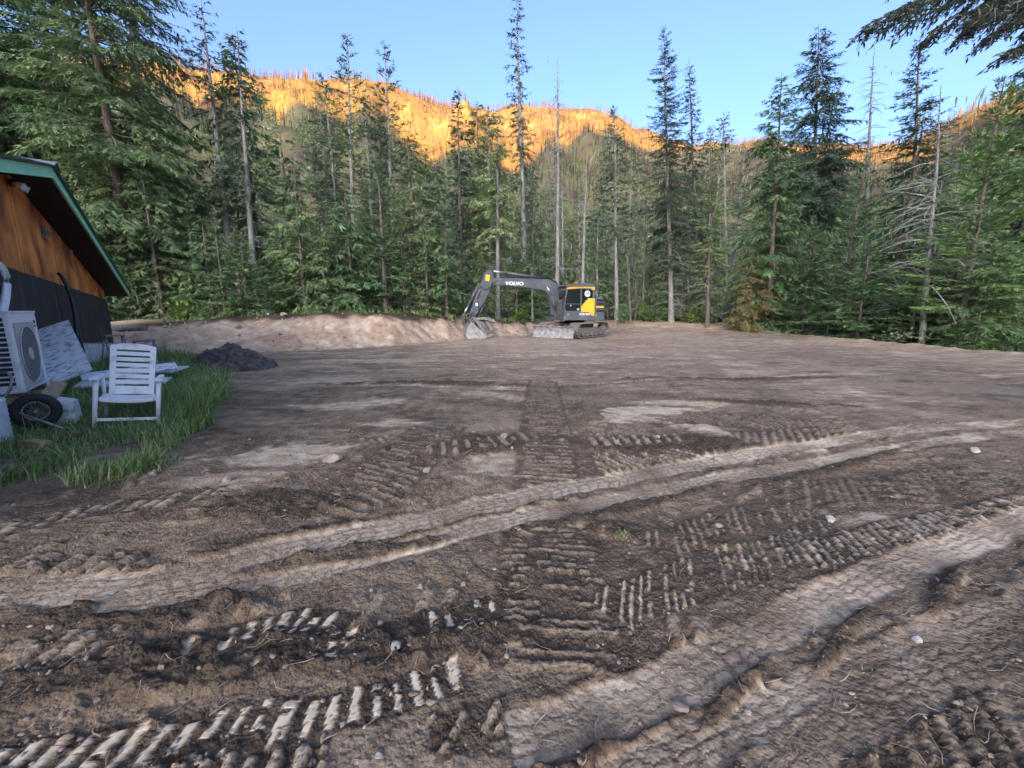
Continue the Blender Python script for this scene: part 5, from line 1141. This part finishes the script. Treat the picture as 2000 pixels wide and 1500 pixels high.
# ------------------------------------------------------------------ grass round the chair
M_GRASS = foliage("grass_blades", [(0.062, 0.122, 0.034), (0.135, 0.235, 0.066), (0.245, 0.36, 0.12), (0.48, 0.45, 0.26)], 0.35, 0.5)
GP = np.array([on_plane(*p)[:2] for p in [(-120, 985), (60, 965), (200, 955), (285, 938), (330, 890), (412, 830), (436, 775), (420, 712), (395, 700), (330, 694), (285, 690), (235, 700), (160, 720), (60, 760), (-60, 790), (-250, 850)]])
def inside(px, py, poly):
    c = np.zeros(px.shape, bool); j = len(poly) - 1
    for i in range(len(poly)):
        a, b = poly[i], poly[j]; cond = ((a[1] > py) != (b[1] > py)) & (px < (b[0] - a[0]) * (py - a[1]) / (b[1] - a[1] + 1e-12) + a[0]); c ^= cond; j = i
    return c
def blades(name, x, y, ln, wd, label, lean=0.5, seed=5, m=M_GRASS, zoff=-0.02):
    R = np.random.default_rng(seed); n = len(x); a = R.uniform(0, 6.28, n); b = R.uniform(0.15, 1.0, n) * lean + 0.5 * noise(x * 1.5, y * 1.5, seed) * lean
    a = a * 0.6 + 3.0 * noise(x * 0.8, y * 0.8, seed + 1); dx, dy = np.cos(a), np.sin(a); z0 = gzv(x, y) + zoff
    sx, sy = -dy, dx; V = []
    for f, w in ((0, 1.0), (0.35, 0.9), (0.7, 0.6), (1.0, 0.06)):
        r = ln * b * f ** 2; z = ln * (f - 0.42 * np.abs(b) * f ** 2)
        for s in (-1, 1): V.append(np.stack([x + dx * r + s * sx * wd * w, y + dy * r + s * sy * wd * w, z0 + z], 1))
    V = np.stack(V, 1); i0 = np.arange(n)[:, None] * 8
    Q = np.concatenate([i0 + np.array([[2 * k, 2 * k + 1, 2 * k + 3, 2 * k + 2]]) for k in range(3)], 0)
    t = np.clip(R.normal(0.42, 0.2, n), 0, 1); t = np.where(R.random(n) < 0.12, 0.98, np.minimum(t, 0.8))
    o = np_mesh(name, V.reshape(-1, 3), Q, m, None, False, {"tint": np.repeat(t, 8)}); return tag(o, label, kind="stuff")
lo, hi = GP.min(0), GP.max(0); n = 135000
bx_, by_ = R4.uniform(lo[0], hi[0], n), R4.uniform(lo[1], hi[1], n)
wob = 0.22 * noise(bx_ * 2.2, by_ * 2.2, 121) + 0.16 * noise(bx_ * 6.5, by_ * 6.5, 125) + R4.normal(0, 0.05, n); k_ = inside(bx_ + wob, by_ + wob, GP)
k_ &= (0.5 + 1.2 * noise(bx_ * 1.8, by_ * 1.8, 122)) > R4.random(n) * 0.75
bx_, by_ = bx_[k_], by_[k_]
tallm = sstep(-5.6, -4.6, bx_) * sstep(5.0, 6.0, by_) ; ln = (0.16 + 0.42 * tallm + 0.13 * sstep(4.6, 5.4, by_)) * R4.uniform(0.5, 1.3, len(bx_)) * (1 + 0.6 * noise(bx_ * 1.2, by_ * 1.2, 124) + 0.7 * noise(bx_ * 4.5, by_ * 4.5, 126))
cl = np.hypot(bx_ + 5.1, by_ - 5.35) < 0.34; ln = np.where(cl, ln * 0.5, ln)
blades("grass", bx_, by_, ln, 0.004 + 0.003 * R4.random(len(bx_)), "long green grass round the chair and along the shed", 1.15)
# undergrowth on top of the bank
n = 9000; x_ = R4.uniform(-20, 3, n); bw_ = np.interp(x_, BX, BW); y_ = np.interp(x_, BX, BY) + bw_ / 0.9 + R4.uniform(-0.15, 3.2, n); k_ = (noise(x_ * 0.8, y_ * 0.8, 131) + 0.1) > R4.random(n) * 0.7
blades("bank_grass", x_[k_], y_[k_], R4.uniform(0.12, 0.42, k_.sum()), 0.010 + 0.008 * R4.random(k_.sum()), "weedy grass along the top of the cut bank", 0.7, 8)
def shrub(name, loc, r, h, n, leaf, label, seed, lf=0.07, group=None):
    R = np.random.default_rng(seed); t = empty(name, loc); tag(t, label, "shrub", group); ns = 9
    az_ = R.uniform(0, 6.28, ns); P = np.zeros((ns, 4, 3)); u_ = np.linspace(0, 1, 4)
    P[..., 0] = np.cos(az_)[:, None] * r * u_ ** 1.3 * R.uniform(0.3, 1, ns)[:, None]; P[..., 1] = np.sin(az_)[:, None] * r * u_ ** 1.3 * R.uniform(0.3, 1, ns)[:, None]; P[..., 2] = h * u_ * R.uniform(0.6, 1, ns)[:, None] - 0.03
    v, q = tubes(P, np.tile(np.linspace(0.012, 0.004, 4), (ns, 1)), 4); np_mesh("stems", v, q, M_TWIG, t, True)["kind"] = "stuff"
    k = R.integers(0, ns, n); f = R.random(n) ** 0.7 * 2.999; i = f.astype(int); fr_ = (f - i)[:, None]; p = P[k, i] * (1 - fr_) + P[k, i + 1] * fr_ + R.normal(0, r * 0.16, (n, 3))
    d = R.normal(0, 1, (n, 3)); d[:, 2] = np.abs(d[:, 2]) * 0.3; d /= np.linalg.norm(d, axis=1, keepdims=True)
    v, q, ti = kites(p, d, R.uniform(0.7, 1.4, n) * lf, R.uniform(0.25, 0.5, n) * lf, np.clip(R.normal(0.5, 0.25, n), 0, 1), R); np_mesh("leaves", v, q, leaf, t, False, {"tint": ti})["kind"] = "stuff"
SH = [(400, 612, 19.5, "leafy green shrub on the bank right of the slanting hemlock"), (345, 620, 19.3, "small green shrub at the foot of the slanting hemlock"), (560, 606, 21.3, "green shrub on the bank right of the stump"), (665, 606, 22.0, "low green shrub on the bank below the upturned spire"), (730, 610, 23.0, "low green shrub at the bare stemmed young fir's foot"), (880, 618, 26.0, "green shrub behind the bank left of the excavator's bucket"), (1215, 622, 33.0, "bright green shrub behind the excavator's tracks"), (1262, 618, 34.0, "bright green shrub left of the big dark spruce's foot"), (1350, 612, 32.5, "green shrub right of the big dark spruce's foot"), (1395, 615, 32.0, "low green shrub at the pale olive tree's foot"), (1010, 628, 28.5, "small green shrub behind the excavator's stick")]
for k, (px, py, Yd, lb) in enumerate(SH):
    q = at_depth(px, py, Yd); shrub("shrub", (q[0], Yd, float(land_h(q[0], Yd))), 0.75 + 0.3 * (k % 3), 0.8 + 0.25 * (k % 2) + (0.6 if px > 1200 else 0), 500, M_BROAD if k % 3 else M_FIR, lb, 700 + k, 0.13)
q = at_depth(1745, 650, 21.0); shrub("pale_shrub", (18.6, 20.0, float(base_h(18.6, 20.0))), 0.9, 1.1, 420, M_LICHEN, "pale grey green shrub at the pad's right edge under dark firs", 731, 0.16)
# overhanging conifer whose trunk stands out of frame on the right
def overhang():
    t = empty("overhanging_conifer", (8.4, 4.6, 0.0)); tag(t, "dark conifer boughs hanging in from the top right corner", "tree")
    R = np.random.default_rng(77); v, q = tubes(np.array([[[0, 0, -0.4], [0.05, 0, 3], [0, 0.05, 7], [0.1, 0, 12]]], float), np.array([[0.24, 0.19, 0.14, 0.05]]), 10); np_mesh("trunk", v, q, M_BARK_BROWN, t, True)
    V, Q, T, off = [], [], [], 0; TV, TQ, to = [], [], 0
    tips = [(1690, 50, 4.9, 5.9), (1735, 25, 4.5, 5.6), (1790, 90, 5.2, 6.2), (1850, 40, 4.4, 5.3), (1915, 80, 5.0, 5.9), (1880, 60, 5.8, 6.8), (1965, 105, 4.6, 5.2), (1830, -20, 4.2, 5.7), (1940, 20, 4.0, 5.0), (1990, 70, 5.6, 6.3), (1760, -40, 5.4, 7.2), (1900, -60, 4.4, 6.2), (1670, 72, 5.0, 6.3), (1720, 60, 5.5, 6.6), (1775, 45, 4.8, 5.8), (1820, 60, 5.5, 6.4), (1870, 75, 5.2, 6.0), (1930, 70, 4.8, 5.6), (1990, 20, 5.0, 5.7)]
    for px, py, Yd, z0 in tips:
        e = at_depth(px, py, Yd) - np.array([8.4, 4.6, 0]); a = np.array([0, 0, z0 + 0.0]); u_ = np.linspace(0, 1, 9)[:, None]
        mid = (a + e) / 2 + np.array([0, 0, 0.35]); ax = (1 - u_) ** 2 * a + 2 * u_ * (1 - u_) * mid + u_ ** 2 * e
        v, q = tubes(ax[None], np.linspace(0.035, 0.006, 9)[None], 5); TV.append(v); TQ.append(q + to); to += len(v)
        n = 170; f = R.uniform(0.12, 1, n); p = np.stack([np.interp(f, u_[:, 0], ax[:, k]) for k in range(3)], 1); tg = (e - mid); tg = tg / np.linalg.norm(tg)
        sd = np.cross(tg, [0, 0, 1]); sd /= np.linalg.norm(sd); sg = np.where(R.random(n) < 0.5, -1, 1); an = R.uniform(0.6, 1.0, n); d = tg * np.cos(an)[:, None] + sd * (sg * np.sin(an))[:, None]; d[:, 2] -= R.uniform(0.1, 0.7, n); d /= np.linalg.norm(d, axis=1, keepdims=True)
        tl = (0.62 * (1.05 - f) + 0.16) * R.uniform(0.6, 1.1, n); ck = np.maximum(4, (tl / 0.028).astype(int)); ti = np.repeat(np.arange(n), ck); j = np.arange(len(ti)) - (np.cumsum(ck) - ck)[ti]; fr_ = j / ck[ti]
        pp = p[ti] + d[ti] * (tl[ti] * fr_)[:, None]; pp[:, 2] -= 0.18 * tl[ti] * fr_ ** 2; s2 = np.cross(d[ti], [0, 0, 1.0]); s2 /= np.linalg.norm(s2, axis=1, keepdims=True)
        dd = d[ti] * 0.7 + s2 * (np.where(j % 2, 1, -1) * 0.8)[:, None] + R.normal(0, 0.2, (len(ti), 3)); dd /= np.linalg.norm(dd, axis=1, keepdims=True)
        v, q, c = kites(pp, dd, R.uniform(0.05, 0.09, len(ti)), np.full(len(ti), 0.011), np.clip(R.normal(0.4, 0.2, len(ti)), 0, 1), R); V.append(v); Q.append(q + off); T.append(c); off += len(v)
        PP = np.stack([p, p + d * tl[:, None] * 0.5, p + d * tl[:, None] + np.array([0, 0, -0.1]) * tl[:, None]], 1); v, q = tubes(PP, np.tile(np.array([0.007, 0.005, 0.003]), (n, 1)), 3); TV.append(v); TQ.append(q + to); to += len(v)
    c = np_mesh("crown", np.vstack(V), np.vstack(Q), M_SPRUCE, t, False, {"tint": np.concatenate(T)}); c["kind"] = "stuff"
    np_mesh("twigs", np.vstack(TV), np.vstack(TQ), M_TWIG, c, True)["kind"] = "stuff"
overhang()

# ------------------------------------------------------------------ logs, stump, stake
def log(name, px0, py0, px1, py1, Y0, Y1, r, m, label):
    a, b = at_depth(px0, py0, Y0), at_depth(px1, py1, Y1); a[2] = gz(a[0], a[1]) + r * 0.7; b[2] = gz(b[0], b[1]) + r * 0.7
    mid = (a + b) / 2 + np.array([0, 0, 0.03]); o = MB().tube([a, mid, b], [r, r * 0.95, r * 0.8], 10).build(name, m); tag(o, label, "log")
log("log", 222, 642, 322, 634, 16.6, 16.8, 0.14, M_TAN, "peeled tan log lying on the bank beside the shed corner")
log("log", 215, 650, 285, 648, 16.0, 15.9, 0.13, M_BARK_GREY, "grey log lying just below the peeled tan one")
log("fallen_pole", 548, 575, 600, 612, 22.6, 21.6, 0.05, M_DEAD, "thin bare pole leaning down onto the bank right of the stump")
log("fallen_pole", 790, 612, 880, 622, 23.0, 24.2, 0.04, M_DEAD, "thin bleached pole lying along the bank's top edge")
def stump(px, py, Yd, r, h, label):
    q = at_depth(px, py, Yd); z0 = gz(q[0], Yd); t = empty("stump", (q[0], Yd, z0)); tag(t, label, "stump"); R = np.random.default_rng(int(px))
    b = bmesh.new(); n = 16; rings = []
    for k, (rr_, zz) in enumerate([(1.7, -0.1), (1.2, 0.12), (1.0, h * 0.6), (0.95, h)]):
        rings.append([b.verts.new((r * rr_ * (1 + 0.16 * math.sin(3 * 2 * math.pi * i / n + k) * (rr_ > 1)) * math.cos(2 * math.pi * i / n), r * rr_ * (1 + 0.16 * math.sin(5 * 2 * math.pi * i / n) * (rr_ > 1)) * math.sin(2 * math.pi * i / n), zz + (R.uniform(-0.05, 0.05) if k == 3 else 0))) for i in range(n)])
    for k in range(3):
        for i in range(n): b.faces.new((rings[k][i], rings[k][(i + 1) % n], rings[k + 1][(i + 1) % n], rings[k + 1][i]))
    b.faces.new(rings[3]); m_ = MB(); m_.bm.free(); m_.bm = b; m_.build("stump_wood", M_BARK_GREY, t)
    for i in range(5):
        a_ = i * 1.25; MB().tube([(r * math.cos(a_), r * math.sin(a_), 0.12), (2.0 * r * math.cos(a_ + 0.2), 2.0 * r * math.sin(a_ + 0.2), 0.0), (3.0 * r * math.cos(a_), 3.0 * r * math.sin(a_), -0.12)], [0.06, 0.05, 0.02], 6).build("root", M_BARK_GREY, t)
stump(492, 603, 21.2, 0.26, 0.35, "grey weathered stump on the bank below the twin bare trunked spruces")
stump(518, 600, 21.8, 0.2, 0.42, "smaller grey stump right beside the weathered one")
q = at_depth(907, 618, 24.3); st = MB().tube([(0, 0, -0.15), (0, 0, 0.42)], 0.025, 6).build("survey_stake", M_ORANGE); st.location = (q[0], 24.3, gz(q[0], 24.3)); tag(st, "orange survey stake on the bank left of the excavator's stick", "stake")

# ------------------------------------------------------------------ stones, clods, litter
def rock_mesh(seed, r, flat=0.7):
    R = np.random.default_rng(seed); b = bmesh.new(); bmesh.ops.create_icosphere(b, subdivisions=2, radius=1.0); pl_ = R.normal(0, 1, (7, 3)); pl_ /= np.linalg.norm(pl_, axis=1, keepdims=True); off = R.uniform(0.55, 0.9, 7)
    for v in b.verts:
        p = np.array(v.co)
        for n_, o_ in zip(pl_, off):
            s_ = p @ n_
            if s_ > o_: p = p - n_ * (s_ - o_)
        p *= 1 + 0.06 * R.normal(); v.co = Vector((p[0] * r, p[1] * r * 0.8, p[2] * r * flat))
    m_ = MB(); m_.bm.free(); m_.bm = b; return m_
M_STONE = mat("pale_stone", (0.38, 0.345, 0.31), 0.9, (0.22, 0.195, 0.17), 12, 0.4, 60); M_STONE2 = mat("brown_stone", (0.34, 0.27, 0.23), 0.9, (0.20, 0.155, 0.13), 14, 0.4, 60); M_BRIGHT = mat("white_quartz", (0.44, 0.42, 0.39), 0.85, (0.30, 0.28, 0.26), 10, 0.3, 60)
ROCKS = [(1904, 886, 0.085, M_BRIGHT, "bright white stone at right, just below the upper tyre track"), (1622, 1010, 0.060, M_BRIGHT, "whitish cracked stone right of centre between the two tyre tracks"), (1401, 893, 0.065, M_STONE, "grey stone on the upper tyre track's far edge"), (1285, 853, 0.05, M_BRIGHT, "small white stone beyond the bar prints right of centre"),
         (1405, 1018, 0.045, M_STONE, "grey stone between the two grass tufts"), (1792, 1247, 0.034, M_BRIGHT, "white crumpled looking stone at lower right"), (1461, 1388, 0.024, M_STONE, "pale stone in the dirt at lower right of centre"), (1330, 1380, 0.05, M_STONE2, "broken brown clod stone beside the pale stone at the bottom"), (1210, 1283, 0.020, M_STONE2, "brown pebble right of centre near the bottom"),
         (1083, 1279, 0.012, M_BRIGHT, "tiny white pebble near the bottom centre"), (650, 908, 0.14, M_STONE2, "squared grey brown rock at the end of the pale clay patch, left"), (540, 1238, 0.022, M_STONE, "pale stone among the bar prints at lower left"), (725, 1150, 0.018, M_STONE, "pale pebble above the bar prints, left of centre"), (835, 925, 0.07, M_STONE2, "dark brown stone on the pad left of centre"),
         (930, 1185, 0.022, M_STONE, "pale pebble beside the bar prints, near centre"), (905, 1140, 0.03, M_STONE, "pale angular stone near centre"), (820, 1145, 0.03, M_STONE, "pale angular stone left of the centre one"), (740, 1475, 0.022, M_STONE, "grey stone near the bottom edge"), (775, 1275, 0.045, M_STONE, "chalky lump right of the upper bar prints"), (445, 945, 0.07, M_STONE2, "brown stone right of the grass tip"),
         (470, 680, 0.10, M_STONE2, "brown stone beside the dark heap"), (560, 672, 0.28, M_STONE, "pale boulder set in the foot of the cut bank"), (462, 632, 0.22, M_STONE, "pale boulder high in the cut bank's left"), (545, 640, 0.16, M_STONE, "rounded pale stone mid height in the cut bank"), (690, 650, 0.16, M_STONE, "pale stone in the middle of the cut bank"), (985, 858, 0.08, M_STONE2, "brown clod stone by the bar prints at centre"), (300, 930, 0.08, M_STONE2, "brown stone at the edge of the grass tongue")]
for k, (px, py, r, m_, lb) in enumerate(ROCKS):
    q = on_plane(px, py, 0.0) if py > 660 else at_depth(px, py, 16.8); o = rock_mesh(800 + k, r * 0.68).build("rock", m_); z0 = gz(q[0], q[1])
    o.location = (q[0], q[1], z0 + r * 0.22); o.rotation_euler = (0.2 * math.sin(k), 0.2 * math.cos(k * 2), k * 1.3); tag(o, lb, "stone")
def scatter(name, n, m, label, smin, smax, dist_pow, seed, region=None, ico=1):
    R = np.random.default_rng(seed); b = bmesh.new(); bmesh.ops.create_icosphere(b, subdivisions=1, radius=1.0); V0 = np.array([v.co[:] for v in b.verts]); F0 = np.array([[v.index for v in f.verts] for f in b.faces]); b.free()
    Y_ = 0.9 + 21 * R.random(n) ** dist_pow; X_ = R.uniform(-1.35, 1.35, n) * (Y_ + 0.6); k = (X_ < 17) & (bank_d(X_, Y_) < 0) & ~inside(X_, Y_, GP)
    k &= (0.45 + 0.9 * noise(X_ * 1.3, Y_ * 1.3, seed) - 0.5 * (tone[np.clip(np.searchsorted(gy, Y_), 0, NY - 1) * NX + np.clip(np.searchsorted(gx, X_), 0, NX - 1)] - 0.4)) > R.random(n) * 0.9
    X_, Y_ = X_[k], Y_[k]; n = len(X_); s = (smin + (smax - smin) * R.random(n) ** 3) * (1 + Y_ * 0.05)
    W = V0[None] * (1 + np.clip(0.42 * R.normal(0, 1, (n, len(V0), 1)), -0.6, 0.8)) * s[:, None, None] * R.uniform(0.45, 1.5, (n, 1, 3)); W[..., 0] += X_[:, None]; W[..., 1] += Y_[:, None]; W[..., 2] = W[..., 2] * 0.6 + (gzv(X_, Y_) + 0.1 * s)[:, None]
    F_ = F0[None] + (np.arange(n) * len(V0))[:, None, None]; o = np_mesh(name, W.reshape(-1, 3), F_.reshape(-1, 3), m, None, False); return tag(o, label, kind="stuff")
M_CLOD = mat("soil_clod", (0.30, 0.24, 0.205), 0.95, (0.11, 0.086, 0.075), 4, 0.5, 90, spec=0.15)
scatter("soil_clods", 9500, M_CLOD, "crumbs and clods of dark soil strewn over the pad", 0.003, 0.013, 2.1, 91); scatter("gravel", 1300, M_STONE2, "pale gravel chips scattered over the pad", 0.003, 0.010, 1.7, 92)
M_FLAKE = mat("dry_clay_flakes", (0.40, 0.30, 0.225), 0.95, (0.16, 0.115, 0.088), 3, 0.4, 70, spec=0.15)
scatter("clay_flakes", 3600, M_FLAKE, "dry pale flakes of clay broken from the tracks", 0.004, 0.016, 2.3, 94)
# rubble on the cut bank
R5 = np.random.default_rng(93); n = 700; x_ = R5.uniform(-17, 3, n); f_ = R5.random(n); y_ = np.interp(x_, BX, BY) + (f_ * 1.05 - 0.12) * np.interp(x_, BX, BW) / 0.9
b = bmesh.new(); bmesh.ops.create_icosphere(b, subdivisions=1, radius=1.0); V0 = np.array([v.co[:] for v in b.verts]); F0 = np.array([[v.index for v in f.verts] for f in b.faces]); b.free()
s_ = 0.010 + 0.045 * R5.random(n) ** 3.5; W = V0[None] * (1 + 0.25 * R5.normal(0, 1, (n, len(V0), 1))) * s_[:, None, None] * R5.uniform(0.6, 1.3, (n, 1, 3)); W[..., 0] += x_[:, None]; W[..., 1] += y_[:, None]; W[..., 2] += (gzv(x_, y_) + 0.2 * s_)[:, None]
M_RUB = mat("ochre_rubble", (0.60, 0.48, 0.38), 0.95, (0.42, 0.30, 0.22), 1.5, 0.3, 40)
tag(np_mesh("bank_rubble", W.reshape(-1, 3), (F0[None] + (np.arange(n) * len(V0))[:, None, None]).reshape(-1, 3), M_RUB, None, False), "loose ochre rubble on the face of the cut bank", kind="stuff")
# roots and straw bits
n = 620; Y_ = 0.95 + 9 * R5.random(n) ** 1.9; X_ = R5.uniform(-1.3, 1.3, n) * (Y_ + 0.4); k = ~inside(X_, Y_, GP); X_, Y_ = X_[k], Y_[k]; n = len(X_)
a_ = R5.uniform(0, 6.28, n); L_ = R5.uniform(0.02, 0.13, n); P = np.zeros((n, 4, 3)); 
for j, f in enumerate((0, .33, .66, 1)):
    P[:, j, 0] = X_ + np.cos(a_ + f * R5.normal(0, .5, n)) * L_ * f; P[:, j, 1] = Y_ + np.sin(a_ + f * .4) * L_ * f; P[:, j, 2] = gzv(P[:, j, 0], P[:, j, 1]) + 0.006 + R5.uniform(0, 0.012, n)
v, q = tubes(P, np.tile(np.array([0.0018, 0.002, 0.0016, 0.0008]), (n, 1)), 3); M_STRAW = mat("root_bits", (0.42, 0.34, 0.25), 0.9, (0.20, 0.15, 0.11), 8)
tag(np_mesh("root_litter", v, q, M_STRAW, None, True), "broken roots and straw lying in the dirt", kind="stuff")
for k, (px, py, r, lb) in enumerate([(1215, 1048, 0.05, "grey green grass tuft in the dirt right of centre"), (1476, 1062, 0.045, "small green grass tuft right of the other tuft"), (1240, 1165, 0.025, "tiny sprig of grass left of the bar prints, right of centre")]):
    q = on_plane(px, py); n = 90; R = np.random.default_rng(850 + k); o = blades("grass_tuft", q[0] + R.normal(0, r * 0.5, n), q[1] + R.normal(0, r * 0.5, n), R.uniform(0.4, 1.2, n) * r, np.full(n, 0.0018), lb, 1.0, 850 + k); o["kind"] = "stuff"
